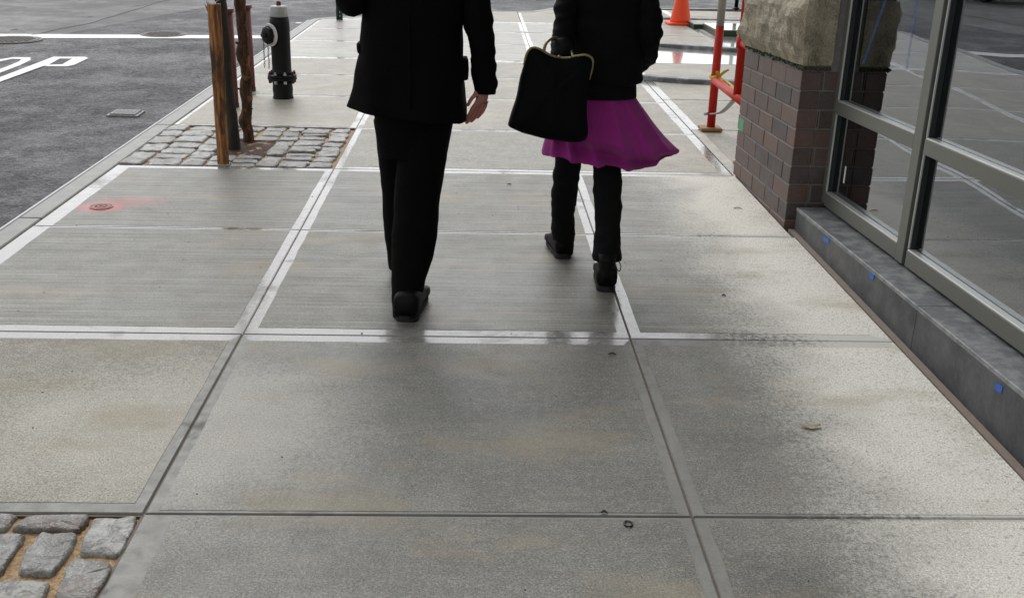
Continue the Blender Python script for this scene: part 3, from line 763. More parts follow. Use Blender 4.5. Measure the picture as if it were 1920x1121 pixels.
# near pit, traced stone by stone
box('sett_bed', -2.215, -0.884, 1.22, 2.450, -0.034, -0.014, M['sand'], walk)
near_setts = [
    [(20, 991), (48, 964), (168, 964), (163, 978), (146, 992)], [(148, 1034), (170, 968), (256, 967), (248, 990), (224, 1040)],
    [(32, 1072), (48, 1026), (75, 998), (143, 997), (139, 1018), (98, 1076)], [(98, 1122), (125, 1058), (140, 1046), (206, 1053), (210, 1066), (176, 1125)],
    [(-40, 1150), (0, 1083), (94, 1086), (74, 1130), (40, 1150)], [(-60, 1080), (-40, 1000), (46, 998), (42, 1014), (0, 1072)], [(-90, 990), (-60, 963), (34, 963), (12, 991)]]
for P in near_setts: sett([tuple(G(*p)[:2]) for p in P][::-1], 0.004 + random.uniform(-0.003, 0.003), 0.024, walk)
yy0 = 1.24
for (xa, xb) in ((-0.99, -0.90), (-1.13, -1.01)):
    a = 1.25
    while a < 1.98:
        b = min(a + random.uniform(0.14, 0.2), 2.06); sett([(xa + .01, a), (xb, a), (xb, b - .02), (xa + .01, b - .02)], 0.002, 0.024, walk); a = b
for (xa, xb) in ((-2.19, -2.05), (-2.04, -1.83), (-1.82, -1.68), (-1.67, -1.50), (-1.49, -1.36), (-1.35, -1.25)):
    a = 1.25
    while a < 2.38:
        b = min(a + random.uniform(0.12, 0.2), 2.44); sett([(xa + .01, a), (xb, a), (xb, b - .02), (xa + .01, b - .02)], 0.002, 0.024, walk); a = b

# valve cap with rings in the middle of the red paint
rc = G(190, 388)
e = empty('curb_valve_cap', rc); tag(e, 'small round ribbed valve cap sprayed with red paint in the sidewalk slab', 'valve cap')
t = NT('red_sprayed_iron'); t = t.fin(t.mix(t.ramp(t.noise(75, 4, 0.7), 0.42, 0.62), (0.30, 0.20, 0.17), (0.52, 0.12, 0.12)), 0.6)
bm = bmesh.new(); lathe(bm, [(0.060, 0.0005), (0.060, 0.004), (0.053, 0.004), (0.051, 0.001)], (0, 0, 0), 28); bm_obj('rim', bm, t, e)
bm = bmesh.new(); lathe(bm, [(0.049, 0.001), (0.047, 0.0045), (0.034, 0.0045), (0.032, 0.001), (0.025, 0.001), (0.023, 0.005), (0.012, 0.005), (0.010, 0.002)], (0, 0, 0), 28); bm_obj('lid', bm, t, e)

# ================================================================== BUILDING
KS = 0.038
def sh(v): return Vector((v[0], v[1], v[2] + KS * (5.26 - v[1])))
bld = empty('brick_building', (1.62, 5.26, 0))
tag(bld, 'corner shop building with dark brick pier, rock-faced stone block and large aluminium windows', 'building')
bld.location = (0, 0, 0)
PX0, PY0, PY1 = 1.62, 5.26, 6.44
core = box('pier', PX0 + 0.005, 2.55, PY0 + 0.006, PY1 - 0.005, -0.06, 3.0, M['mortar'], bld)
bh = 0.0968; z = -0.063; course = 0
def brick(x0, x1, y0, y1, z0, z1):
    dx = random.uniform(-0.0015, 0.0015)
    bm = bmesh.new(); add_box(bm, x0 + (dx if x1 - x0 < .2 else 0), x1, y0, y1, z0, z1, 0.003, sh)
    return bm_obj('brick', bm, M['brick'], core)
def brick_course(z0, z1, off, frontfull):
    g_ = 0.0040
    y = PY0
    first = True
    while y < PY1 - 0.02:
        L_ = (0.145 if off else 0.285) if first else 0.285
        y1 = min(y + L_, PY1)
        if PY1 - y1 < 0.05: y1 = PY1
        brick(PX0, PX0 + 0.10, y + (0 if first else g_), y1 - g_ if y1 < PY1 else PY1, z0 + g_, z1 - g_)
        y = y1; first = False
    xs = [PX0 + 0.10, 1.835] if frontfull else [PX0 + 0.10, 1.735, 1.835]
    for a, b in zip(xs[:-1], xs[1:]): brick(a + g_, b - g_, PY0 + 0.001, PY0 + 0.09, z0 + g_, z1 - g_)
for k in range(9):
    brick_course(z, z + bh, k % 2, k % 2 == 1); z += bh
ztop = z                                             # about 0.81
# rock-faced block
def rock(name, x0, x1, y0, y1, z0, z1, mat, parent):
    bm = bmesh.new()
    nx, ny, nz = 10, 34, 14
    def dx(y, z_):
        e = min((y - y0) / 0.05, (y1 - y) / 0.05, (z_ - z0) / 0.06, (z1 - z_) / 0.05, 1); e = max(e, 0.0)
        n_ = noise.fractal(Vector((y * 5, z_ * 5, 0)), 0.8, 2.0, 5)
        return (0.012 + 0.034 * e) + 0.032 * n_ * (0.35 + 0.65 * e)
    grid = {}
    for j in range(ny + 1):
        for k in range(nz + 1):
            y = y0 + (y1 - y0) * j / ny; z_ = z0 + (z1 - z0) * k / nz
            grid[j, k] = bm.verts.new(sh((x0 - dx(y, z_), y, z_)))
    for j in range(ny):
        for k in range(nz): bm.faces.new((grid[j, k], grid[j + 1, k], grid[j + 1, k + 1], grid[j, k + 1]))
    # smooth sawn front cheek towards the camera, with rough outer third
    fg = {}
    for i in range(nx + 1):
        for k in range(nz + 1):
            u = i / nx; z_ = z0 + (z1 - z0) * k / nz
            if i == 0: fg[i, k] = grid[0, k]; continue
            x = x0 + (x1 - x0) * u
            rr = max(0, 1 - u / 0.6)
            fg[i, k] = bm.verts.new(sh((x, y0 - 0.012 * noise.fractal(Vector((x * 9, z_ * 9, 4)), 0.8, 2, 4) * rr - 0.012 * rr, z_)))
    for i in range(nx):
        for k in range(nz): bm.faces.new((fg[i, k], fg[i, k + 1], fg[i + 1, k + 1], fg[i + 1, k]))
    # top, bottom, back
    for kk in (0, nz):
        a = [grid[j, kk] for j in range(ny, -1, -1)] + [fg[i, kk] for i in range(1, nx + 1)]
        b = bm.verts.new(sh((x1, y1, z0 if kk == 0 else z1)))
        bm.faces.new(a + [b])
    bb = [grid[ny, k] for k in range(nz + 1)]
    q0 = [v for v in bm.verts if (v.co - sh((x1, y1, z0))).length < 1e-5][0]; q1 = [v for v in bm.verts if (v.co - sh((x1, y1, z1))).length < 1e-5][0]
    bm.faces.new(bb + [q1, q0])
    bmesh.ops.triangulate(bm, faces=[f for f in bm.faces if len(f.verts) > 4])
    return bm_obj(name, bm, mat, parent, False)
ZB0, ZB1 = ztop + 0.028, ztop + 0.345
rock('stone_block', PX0, 1.765, PY0 - 0.004, PY1 + 0.02, ZB0, ZB1, M['rock'], core)
bm = bmesh.new()
for k in range(46):
    y = PY0 + (PY1 - PY0) * k / 45
    s = random.uniform(0.006, 0.014)
    r = bmesh.ops.create_icosphere(bm, subdivisions=1, radius=s, matrix=Matrix.Translation(sh((PX0 + random.uniform(-0.012, 0.006), y, ztop + 0.012 + random.uniform(-0.004, 0.014)))))
for k in range(8):
    bmesh.ops.create_icosphere(bm, subdivisions=1, radius=random.uniform(0.008, 0.014), matrix=Matrix.Translation(sh((PX0 + 0.15 * k / 8, PY0 - 0.004, ztop + 0.012))))
o = bm_obj('moss', bm, M['moss'], core, True); tag(o, kind='stuff')
z = ZB1 + 0.012
for k in range(5):
    brick_course(z, z + bh, k % 2, k % 2 == 0); z += bh
# window wall
XW = 1.80
win_top = 3.0
def rail(name, x0, x1, y0, y1, z0, z1, mat, parent, bev=0.002):
    bm = bmesh.new(); add_box(bm, x0, x1, y0, y1, z0, z1, bev, sh); return bm_obj(name, bm, mat, parent)
# window bays: (y near end, y far end)
BAYS = [(4.235, 5.215), (1.05, 4.125), (-2.0, 0.94)]
jamb = rail('window_jamb', XW, XW + 0.12, 5.217, 5.262, 0.14, win_top, M['alu'], bld)
rail('jamb_closer', XW + 0.0, XW + 0.12, 5.2635, 5.35, -0.02, win_top, M['mortar'], bld)
ROWS = [(0.200, 0.604, 0.200), (0.668, win_top - .06, 0.668)]
for bi, (ya, yb) in enumerate(BAYS):
    w = empty('shop_window', (0, 0, 0), 0, bld)
    rail('bottom_rail', XW, XW + 0.12, ya, yb, 0.130, 0.198, M['alu'], w)
    rail('middle_rail', XW, XW + 0.12, ya, yb, 0.605, 0.667, M['alu'], w)
    rail('top_rail', XW, XW + 0.12, ya, yb, win_top - 0.06, win_top, M['alu'], w)
    rail('bead_highlight', XW + 0.000, XW + 0.032, ya + .004, yb - .009, 0.1985, 0.2045, M['bead_highlight'], w, 0.001)
    rail('bead_highlight', XW + 0.000, XW + 0.032, ya + .004, yb - .009, 0.6675, 0.6735, M['bead_highlight'], w, 0.001)
    if bi < 2:
        rail('bead_highlight', XW + 0.002, XW + 0.010, yb - 0.006, yb - 0.001, 0.205, 0.604, M['bead_highlight'], w, 0.001)
        rail('bead_highlight', XW + 0.002, XW + 0.010, yb - 0.006, yb - 0.001, 0.674, win_top - .062, M['bead_highlight'], w, 0.001)
    for z0, z1 in ((0.1985, 0.6045), (0.6675, win_top - 0.0605)):
        rail('pane', XW + 0.034, XW + 0.040, ya + 0.002, yb - 0.002, z0, z1, M['glass'], w, 0)
        rail('gasket', XW + 0.012, XW + 0.033, yb - 0.007, yb - 0.002, z0 + .008, z1 - .002, M['gasket'], w, 0.0)  # black gasket, also painting the shaded reveal beside the pane
for ya, yb in ((4.126, 4.234), (0.941, 1.049)):
    rail('mullion', XW - 0.001, XW + 0.121, ya + 0.030, yb - 0.030 if False else yb, 0.128, win_top, M['alu'], bld)
    rail('mullion_dark_reveal', XW + 0.02, XW + 0.12, ya + .001, ya + 0.029, 0.128, win_top, M['gasket'], bld)  # black strip paints the dark recess beside the mullion
# blue strips painting reflections in the glass, and a sticker
wn0 = [c for c in bld.children if c.name.startswith('shop_window')][0]
def glass_strip(name, p0, p1, wid, mat):
    bm = bmesh.new(); a = Vector(p0); b = Vector(p1)
    vs = [bm.verts.new((x, p.y + s * wid / 2, p.z)) for x in (XW + 0.0325, XW + 0.0335) for p, s in ((a, -1), (b, -1), (b, 1), (a, 1))]
    for f in ((0, 1, 2, 3), (7, 6, 5, 4), (0, 4, 5, 1), (1, 5, 6, 2), (2, 6, 7, 3), (3, 7, 4, 0)): bm.faces.new([vs[i] for i in f])
    return bm_obj(name, bm, mat, wn0)
blue_refl = NT('blue_reflection_on_glass'); blue_refl.b.inputs['Alpha'].default_value = 0.10; M['blue_refl'] = blue_refl.fin((0.05, 0.22, 0.65), 0.6)
glass_strip('blue_reflection_streak', (0, 4.50, 1.50), (0, 4.50, 0.93), 0.022, M['blue_refl'])
glass_strip('blue_reflection_streak', (0, 4.74, 1.40), (0, 5.02, 0.88), 0.03, M['blue_refl'])
glass_strip('sticker', (0, 5.06, 0.375), (0, 5.06, 0.29), 0.018, M['white_tag'])
# plinth of slate slabs
plinth = empty('plinth', (0, 0, 0), 0, bld)
cuts = [5.215, 3.63, 2.15, 0.7, -0.8, -3.0]
for a, b in zip(cuts[:-1], cuts[1:]):
    bm = bmesh.new(); add_box(bm, 1.662, XW + 0.1, b + 0.0015, a - 0.0015, -0.40, 0.098, 0.002, sh)
    bm_obj('plinth_slab', bm, M['slate'], plinth)
    bm = bmesh.new(); add_box(bm, 1.660, XW + 0.1, b + 0.0015, a - 0.0015, 0.0985, 0.118, 0.003, sh)
    bm_obj('coping_slab', bm, M['slate_top'], plinth)
box('sealant_strip', 1.631, 1.6605, -3.0, 5.215, -0.05, 0.001, M['sealant'], plinth)
for px, py, w_ in ((1549, 450, 0.075), (1634, 518, 0.05), (1872, 727, 0.045)):
    r = ray(px, py); tt = 1.66 / r.x; p = Vector((1.66, r.y * tt, H + r.z * tt))
    bm = bmesh.new(); add_box(bm, 1.6600, 1.6612, p.y - w_ / 2, p.y + w_ / 2, p.z - 0.012, p.z + 0.012)
    for v in bm.verts: v.co.z += (v.co.y - p.y) * -0.15
    bm_obj('tape_piece', bm, M['tape'], plinth)
# sticker on brick
p = W(1397, 230, 6.37); box('green_sticker', 1.6175, 1.6187, 6.30, 6.41, 0.285, 0.36, M['green_tag'], core)
# interior and upper storeys
box('floor', XW + 0.122, 7.0, -3, PY0, 0.0, 0.10, M['room_floor'], bld, fn=sh)
box('back_wall', 6.0, 6.2, -3, PY0, 0.1, 3.3, M['room'], bld)
box('wall', 2.56, 9.0, PY0 + 0.02, PY1 - 0.02, -0.2, 3.0, M['upper'], bld)
box('wall', 1.64, 9.0, -12, -2.05, -0.2, 3.0, M['upper'], bld)
box('upper_storeys', 1.63, 9.0, -12, 6.45, 3.12, 13.0, M['upper'], bld)
box('lintel', 1.60, 9.0, -12, 6.46, 2.99, 3.119, M['rock'], bld)

# ================================================================== THINGS
# ---- hydrant
hx, hy = -1.612, 8.80
hyd = empty('fire_hydrant', (hx, hy, 0)); tag(hyd, 'black fire hydrant with worn silver cap, white ring and chains on the kerb side', 'fire hydrant')
bm = bmesh.new(); lathe(bm, [(0.082, -0.02), (0.086, 0.0), (0.079, 0.03), (0.083, 0.07), (0.080, 0.11), (0.084, 0.15)], (0, 0, 0), 28); bm_obj('base', bm, M['black_paint'], hyd, True)
bm = bmesh.new(); lathe(bm, [(0.114, 0.151), (0.119, 0.156), (0.119, 0.170), (0.114, 0.174)], (0, 0, 0), 32); fl = bm_obj('flange', bm, M['black_paint'], hyd)
bm = bmesh.new(); lathe(bm, [(0.112, 0.1745), (0.117, 0.179), (0.117, 0.191), (0.100, 0.197)], (0, 0, 0), 32); bm_obj('flange', bm, M['black_paint'], hyd)
for k in range(8):
    a = 2 * math.pi * (k + 0.5) / 8; bx, by = 0.1 * math.cos(a), 0.1 * math.sin(a)
    bm = bmesh.new(); lathe(bm, [(0.010, 0.125), (0.014, 0.127), (0.014, 0.150), (0.008, 0.1505), (0.008, 0.197), (0.014, 0.1975), (0.014, 0.211), (0.007, 0.212), (0.007, 0.222)], (bx, by, 0), 6)
    bm_obj('bolt', bm, M['rust'] if k in (0, 7, 3, 4) else M['galv'] if k in (5, 6) else M['black_paint'], hyd)
bm = bmesh.new(); lathe(bm, [(0.090, 0.1975), (0.080, 0.215), (0.0775, 0.25), (0.0785, 0.45), (0.080, 0.56), (0.0795, 0.61), (0.0745, 0.655)], (0, 0, 0), 32); bm_obj('barrel', bm, M['black_paint'], hyd, True)
bm = bmesh.new(); lathe(bm, [(0.0755, 0.6555), (0.0765, 0.665), (0.0715, 0.70), (0.0705, 0.728), (0.063, 0.738), (0.030, 0.742)], (0, 0, 0), 32); cap_ = bm_obj('cap', bm, M['silver_paint'], hyd, True)
bm = bmesh.new(); lathe(bm, [(0.020, 0.742), (0.018, 0.772), (0.010, 0.776)], (0, 0, 0), 5); bm_obj('operating_nut', bm, M['rust'], hyd)
nd = Vector((-0.72, -0.69, 0)).normalized(); c0 = Vector((0, 0, 0.515))
def disc_tube(name, segs, mat, seg=26, sm=False):
    bm = bmesh.new(); add_tube(bm, [c0 + nd * a for a, r in segs], [r for a, r in segs], seg, 1); return bm_obj(name, bm, mat, hyd, sm)
disc_tube('nozzle', [(0.05, 0.052), (0.082, 0.052)], M['black_paint'])
disc_tube('white_ring', [(0.0825, 0.088), (0.088, 0.091), (0.096, 0.091), (0.101, 0.087)], M['white_ring'])
noz = disc_tube('nozzle_cap', [(0.1015, 0.066), (0.120, 0.068), (0.135, 0.064), (0.142, 0.040)], M['black_paint'])
disc_tube('nozzle_nut', [(0.1425, 0.021), (0.175, 0.017)], M['iron'], 5)
for k in range(8):     # lugs round the nozzle cap
    a = 2 * math.pi * k / 8; up = Vector((0, 0, 1)); sd_ = nd.cross(up)
    d = up * math.cos(a) + sd_ * math.sin(a); bm = bmesh.new(); add_tube(bm, [c0 + nd * 0.104 + d * 0.064, c0 + nd * 0.128 + d * 0.064], 0.009, 6); bm_obj('lug', bm, M['black_paint'], hyd)
def chain(start, n_, parent, lk=0.020):
    bm = bmesh.new()
    for k in range(n_):
        c = Vector(start) + Vector((0.002 * math.sin(k), 0, -lk * 0.78 * k))
        ax = Vector((1, 0, 0)) if k % 2 else Vector((0, 1, 0))
        pts = [c + ax * 0.0062 * math.cos(a) + Vector((0, 0, 1)) * lk * 0.5 * math.sin(a) for a in [2 * math.pi * q / 10 for q in range(11)]]
        add_tube(bm, pts, 0.0020, 5, 1, False)
    return bm_obj('chain', bm, M['iron'], parent)
chain((-0.118, -0.10, 0.455), 13, hyd); chain((-0.086, -0.085, 0.43), 12, hyd)

# ---- bollards
def bollard(x, y, r, h, label):
    e = empty('bollard', (x, y, 0)); tag(e, label, 'bollard', 'dark red bollards by the hydrant')
    bm = bmesh.new(); lathe(bm, [(r, -0.02), (r, h - 0.02)], (0, 0, 0), 24); bm_obj('post', bm, M['red_post'], e, True)
    bm = bmesh.new(); lathe(bm, [(r + 0.008, h - 0.03), (r + 0.011, h - 0.02), (r + 0.009, h - 0.004), (r - 0.02, h + 0.004)], (0, 0, 0), 24); bm_obj('cap', bm, M['red_post'], e)
    bm = bmesh.new(); lathe(bm, [(r + 0.004, -0.001), (r + 0.003, 0.03)], (0, 0, 0), 24); bm_obj('collar', bm, M['iron'], e)
b1 = W(432, 100, 8.35); b2 = W(468, 168, 9.12)
bollard(b1.x, 8.35, 0.038, 0.755, 'thin dark red steel bollard half hidden behind the tree trunk, left of its twin')
bollard(b2.x, 9.12, 0.050, 0.715, 'dark red steel bollard behind the knotty stake, nearest the hydrant')

# ---- street tree and stakes
TR = [W(437, 276, 6.93), W(436, 232, 6.93), W(428, 160, 6.93), W(421, 80, 6.93), W(413, 0, 6.93)]
TR[0].z = -0.03
d_ = (TR[4] - TR[3])
tree = empty('street_tree', (TR[0].x, TR[0].y, 0)); tag(tree, 'young dark-barked street tree growing from the sett pit between wooden stakes', 'tree')
tree.location = (0, 0, 0)
pts = [tuple(p) for p in TR] + [(TR[4].x - 0.01, 6.94, 1.6), (TR[4].x, 6.97, 2.2), (TR[4].x + 0.03, 6.99, 2.9), (TR[4].x + 0.05, 7.0, 3.6)]
bm = bmesh.new(); add_tube(bm, pts, [0.048, 0.038, 0.036, 0.036, 0.037, 0.036, 0.033, 0.024, 0.012], 16, 8); wrinkle(bm, 0.006, (30, 30, 12)); bm_obj('trunk', bm, M['tree'], tree, True)
random.seed(3)
leaves = bmesh.new()
for k in range(14):
    zb = 1.9 + 1.5 * k / 14; a = k * 2.4; L_ = 0.9 - 0.035 * k
    b0 = Vector((pts[-2][0], 6.98, zb)); dr = Vector((math.cos(a), math.sin(a), 0.9))
    p = [b0, b0 + dr * L_ * 0.35, b0 + dr * L_ * 0.7 + Vector((0, 0, 0.1)), b0 + dr * L_ + Vector((0, 0, 0.22))]
    bm = bmesh.new(); add_tube(bm, p, [0.014, 0.010, 0.006, 0.003], 7, 3); bm_obj('branch', bm, M['tree'], tree, True)
    for q in range(110):
        u = random.random(); c = p[1].lerp(p[3], u) + Vector([random.gauss(0, 0.13) for _ in range(3)])
        n1 = Vector([random.gauss(0, 1) for _ in range(3)]).normalized(); n2 = n1.orthogonal().normalized(); s = random.uniform(0.018, 0.034)
        vs = [leaves.verts.new(c + n1 * s * 1.5), leaves.verts.new(c + n2 * s * .7), leaves.verts.new(c - n1 * s * 1.5), leaves.verts.new(c - n2 * s * .7)]
        leaves.faces.new(vs)
o = bm_obj('crown', leaves, M['leaf'], tree); tag(o, kind='stuff')
random.seed(11)
# front stake: split timber, three-cornered
e = empty('wooden_stake', (0, 0, 0)); tag(e, 'split orange-brown wooden stake nearest the camera with a splintered top', 'stake', 'wooden stakes round the tree')
a0, a1 = W(419, 307, 6.45), W(401, 8, 6.45); a0.z = -0.03
def shard(t_, s):
    c = a0.lerp(a1, t_)
    base = [(-0.036, 0.0), (-0.028, -0.022), (0.004, -0.034), (0.020, -0.026), (0.036, -0.004), (0.030, 0.022), (0.0, 0.034), (-0.026, 0.026)]
    return [Vector((c.x + x * s + 0.004 * noise.noise(Vector((t_ * 9, k, 1))), c.y + y * s, c.z)) for k, (x, y) in enumerate(base)]
bm = bmesh.new(); add_rings(bm, [shard(k / 24, 1.0 + 0.14 * k / 24 + 0.06 * noise.noise(Vector((k * .4, 0, 0)))) for k in range(25)], True, True); bm_obj('shaft', bm, M['timber'], e)
bm = bmesh.new()
for (dx, dz, s) in ((-0.042, 0.02, 0.012), (-0.055, 0.004, 0.008), (-0.03, 0.012, 0.01), (0.02, 0.02, 0.008)):
    add_tube(bm, [a1 + Vector((dx * 0.5, 0, -0.06)), a1 + Vector((dx, -0.004, dz))], [s, 0.001], 5)
bm_obj('splinter', bm, M['timber'], e)
# back stake: knotty pole
e = empty('wooden_stake', (0, 0, 0)); tag(e, 'knotty rough-barked wooden stake behind the tree with stubs of cut twigs', 'stake', 'wooden stakes round the tree')
kp = [(466, 262), (465, 246), (461, 226), (464, 205), (463, 185), (460, 165), (463, 145), (459, 120), (455, 100), (457, 80), (454, 50), (452, 20), (449, 0), (444, -60)]
P = [W(px, py, 7.16) for px, py in kp]; P[0].z = -0.03
rad = [0.040, 0.036, 0.043, 0.034, 0.038, 0.040, 0.034, 0.038, 0.044, 0.036, 0.037, 0.036, 0.038, 0.037]
bm = bmesh.new(); add_tube(bm, P, rad, 16, 6); wrinkle(bm, 0.010, (16, 16, 12), 2); bm_obj('shaft', bm, M['bark'], e, True)
for (px, py, dx, r_) in ((452, 168, -0.05, 0.008), (447, 82, -0.045, 0.011), (449, 115, -0.03, 0.016), (453, 222, -0.022, 0.018), (474, 205, 0.025, 0.005)):
    p = W(px + 8 if dx < 0 else px - 6, py, 7.15)
    tube('twig_stub', [p, p + Vector((dx * 0.6, -0.01, 0.003)), p + Vector((dx, -0.012, 0.008))], [r_ * 1.6, r_, r_ * 0.7], M['bark'], e, 8, 2)
# tie wires
for (px, py, yy, rr, lab) in ((399, 14, 6.70, 0.0, 'a'),):
    w0 = W(440, 2, 7.10); w1 = W(412, 8, 6.88); w2 = W(404, 14, 6.47)
    o = tube('tie_wire', [W(446, -8, 7.12), W(430, 2, 7.0), W(412, 1, 6.89), W(405, 4, 6.7), W(402, 12, 6.42)], 0.0028, M['wire'], None, 6, 6)
    tag(o, 'thin pale wire tying the tree trunk to the two wooden stakes at the top', 'wire')

# ---- sign pole at the corner
pp = W(637, 37.5, 15.0)
e = empty('sign_post', (pp.x, 15.0, 0)); tag(e, 'dark green perforated steel sign post at the far left street corner', 'sign post')
bm = bmesh.new(); add_rings(bm, [[Vector((x, y, z)) for x, y in ((-0.045, -0.02), (-0.022, -0.02), (-0.018, 0.02), (0.018, 0.02), (0.022, -0.02), (0.045, -0.02), (0.045, -0.014), (0.026, -0.014), (0.022, 0.026), (-0.022, 0.026), (-0.026, -0.014), (-0.045, -0.014))] for z in (-0.02, 2.6)], True, True)
bm_obj('channel', bm, M['sign_green'], e)
bm = bmesh.new()
for k in range(50): add_box(bm, -0.006, 0.006, 0.0165, 0.0178, 0.04 + k * 0.05, 0.058 + k * 0.05)
bm_obj('punched_holes', bm, M['paint'], e)
q = W(1380, 18, 18.1)
e = empty('thin_pole', (q.x, 18.1, 0)); tag(e, 'thin black pole at the far kerb beside the red scaffold', 'pole')
bm = bmesh.new(); lathe(bm, [(0.032, -0.02), (0.032, 2.4), (0.02, 2.45)], (0, 0, 0), 12); bm_obj('shaft', bm, M['black_paint'], e, True)
bm = bmesh.new(); lathe(bm, [(0.06, 0.0), (0.06, 0.015), (0.035, 0.03)], (0, 0, 0), 12); bm_obj('foot', bm, M['black_paint'], e, False)

# ---- cone
cb = G(1275, 46)
e = empty('traffic_cone', (cb.x, cb.y, 0), R(4)); tag(e, 'bright orange traffic cone standing on the pale pavement past the scaffold', 'traffic cone')
bm = bmesh.new(); add_rings(bm, [ring_of(0, 0, z, r, r, 32, 5) for z, r in ((0.004, 0.200), (0.022, 0.203), (0.034, 0.195), (0.036, 0.160))], True, True); bm_obj('base', bm, M['cone'], e)
bm = bmesh.new(); lathe(bm, [(0.150, 0.0365), (0.146, 0.06), (0.030, 0.70), (0.026, 0.71)], (0, 0, 0), 36); bm_obj('body', bm, M['cone'], e, True)

# ---- scaffold frame
e = empty('scaffold_frame', (0, 0, 0)); tag(e, 'red and galvanised scaffold frame standing past the brick pier', 'scaffold')
sx, sy = 1.752, 7.775
def pipe(name, a, b, r, mat, p=None): return tube(name, [a, b], r, mat, p or e, 16)
pipe('leg', (sx, sy, 0.028), (sx, sy, 0.76), 0.031, M['scaf_red'])
pipe('upper_leg', (sx, sy, 0.761), (sx, sy, 2.3), 0.029, M['galv'])
pipe('cross_bar', (sx - 0.004, sy, 0.375), (sx - 0.012, 6.60, 0.375), 0.030, M['scaf_red'])
pipe('leg', (sx - 0.015, 6.60, 0.03), (sx - 0.015, 6.60, 2.3), 0.034, M['scaf_red'])
pipe('inner_post', (sx - 0.008, 7.03, 0.39), (sx - 0.008, 7.03, 2.3), 0.030, M['scaf_red'])
pipe('coupler', (sx - 0.008, 7.0, 0.735), (sx - 0.008, 6.62, 0.735), 0.028, M['scaf_red'])
pipe('collar', (sx - 0.008, 7.03, 0.70), (sx - 0.008, 7.03, 0.775), 0.042, M['scaf_red'])
tube('pin', [(sx - 0.035, 7.76, 0.13), (sx - 0.06, 7.74, 0.13)], 0.012, M['galv'], e, 10)
bm = bmesh.new(); add_tube(bm, [(sx - 0.01, 7.74, 0.13), (sx + 0.0, 7.45, 0.20), (sx - 0.01, 7.1, 0.345)], [(0.020, 0.006)] * 3, 8, 3); bm_obj('brace', bm, M['galv'], e)
for yy in (sy, 6.60):
    o = box('timber_pad', sx - 0.085, sx + 0.075, yy - 0.07, yy + 0.07, 0.004, 0.028, M['plank'], None, 0.004)
    tag(o, 'square of brown timber under the red scaffold leg' + (' nearest the far street' if yy == sy else ' hidden behind the brick pier'), 'timber pad', 'timber pads under the scaffold')
def knot(c, s, label):
    bm = bmesh.new()
    add_tube(bm, [Vector(c) + Vector((0.04 * math.cos(a), 0.04 * math.sin(a), 0.006 * math.sin(3 * a))) for a in [2 * math.pi * k / 12 for k in range(13)]], [(0.006, 0.014)] * 13, 6, 1)
    for (dx, dy, dz) in ((0.07, -0.03, 0.06), (0.045, -0.12, -0.03), (0.08, -0.26, -0.05), (-0.02, -0.05, 0.05)):
        a = Vector(c) + Vector((0.01, -0.035, 0)); add_tube(bm, [a, a + Vector((dx * .6, dy * .5, dz * .5 + 0.012)), a + Vector((dx, dy, dz))], [(0.010 * s, 0.003)] * 3, 6, 3)
    o = bm_obj('caution_tape', bm, M['yellow']); tag(o, label, 'tape', 'knots of caution tape on the scaffold')
knot((sx, sy, 0.40), 1.2, 'yellow caution tape knotted on the scaffold leg where the cross bar meets it')
knot((sx - 0.008, 7.03, 0.80), 1.0, 'yellow caution tape knotted on the inner scaffold post beside the stone block')

# ---- low stone edgings across the court
def edging(name, pts, w, h, label):
    bm = bmesh.new(); n = len(pts); rings = []
    for i, p in enumerate(pts):
        a = Vector(pts[max(i - 1, 0)]); b = Vector(pts[min(i + 1, n - 1)]); d = (b - a).normalized(); nn = Vector((-d.y, d.x))
        q = Vector(p)
        rings.append([Vector((*(q - nn * w / 2), 0.0)), Vector((*(q - nn * w / 2), h - 0.01)), Vector((*(q - nn * (w / 2 - 0.01)), h)), Vector((*(q + nn * w / 2), h)), Vector((*(q + nn * w / 2), 0.0))])
    add_rings(bm, rings, True, True)
    o = bm_obj(name, bm, M['edging']); tag(o, label, 'stone edging', 'low stone edgings across the court'); return o
t = NT('mottled_blue_grey_stone'); M['edging'] = t.fin(t.mix(t.ramp(t.noise(6, 4, 0.6), 0.45, 0.6), (0.13, 0.135, 0.14), (0.30, 0.31, 0.32)), 0.45, t.bump(t.noise(60, 3), 0.3, 0.004))
edging('edging_strip', [(1.60, 10.22), (1.75, 10.12), (2.0, 10.04), (2.5, 9.96), (3.2, 9.86), (4.4, 9.7), (6, 9.5)], 0.12, 0.045, 'low grey stone edging nearest the pier, curved at its left end')
edging('edging_strip', [(1.62, 12.86), (2.16, 12.76), (2.6, 12.62), (3.1, 12.44), (4.4, 12.1), (6, 11.8)], 0.12, 0.045, 'mottled blue-grey stone edging behind the wet pale slab')
edging('edging_strip', [(1.65, 16.15), (2.7, 16.1), (3.94, 16.0), (6, 15.9)], 0.12, 0.03, 'farthest low stone edging behind the orange cone')

# ---- stacked sheets on the pavement
e = empty('steel_hatch', (3.9, 14.7, 0)); tag(e, 'low dark green steel hatch with pale wet lids beyond the scaffold', 'hatch')
e.location = (0, 0, 0)
box('frame', 3.10, 4.9, 13.98, 14.85, 0.004, 0.075, M['green_steel'], e, 0.004)
box('lid', 3.11, 4.89, 13.99, 14.84, 0.0755, 0.085, M['sheet_wet'], e, 0.002)
box('rear_frame', 2.98, 4.9, 14.86, 15.45, 0.004, 0.055, M['green_steel'], e, 0.004)
box('rear_lid', 2.99, 4.89, 14.862, 15.40, 0.0555, 0.065, M['margin_dry'], e, 0.002)

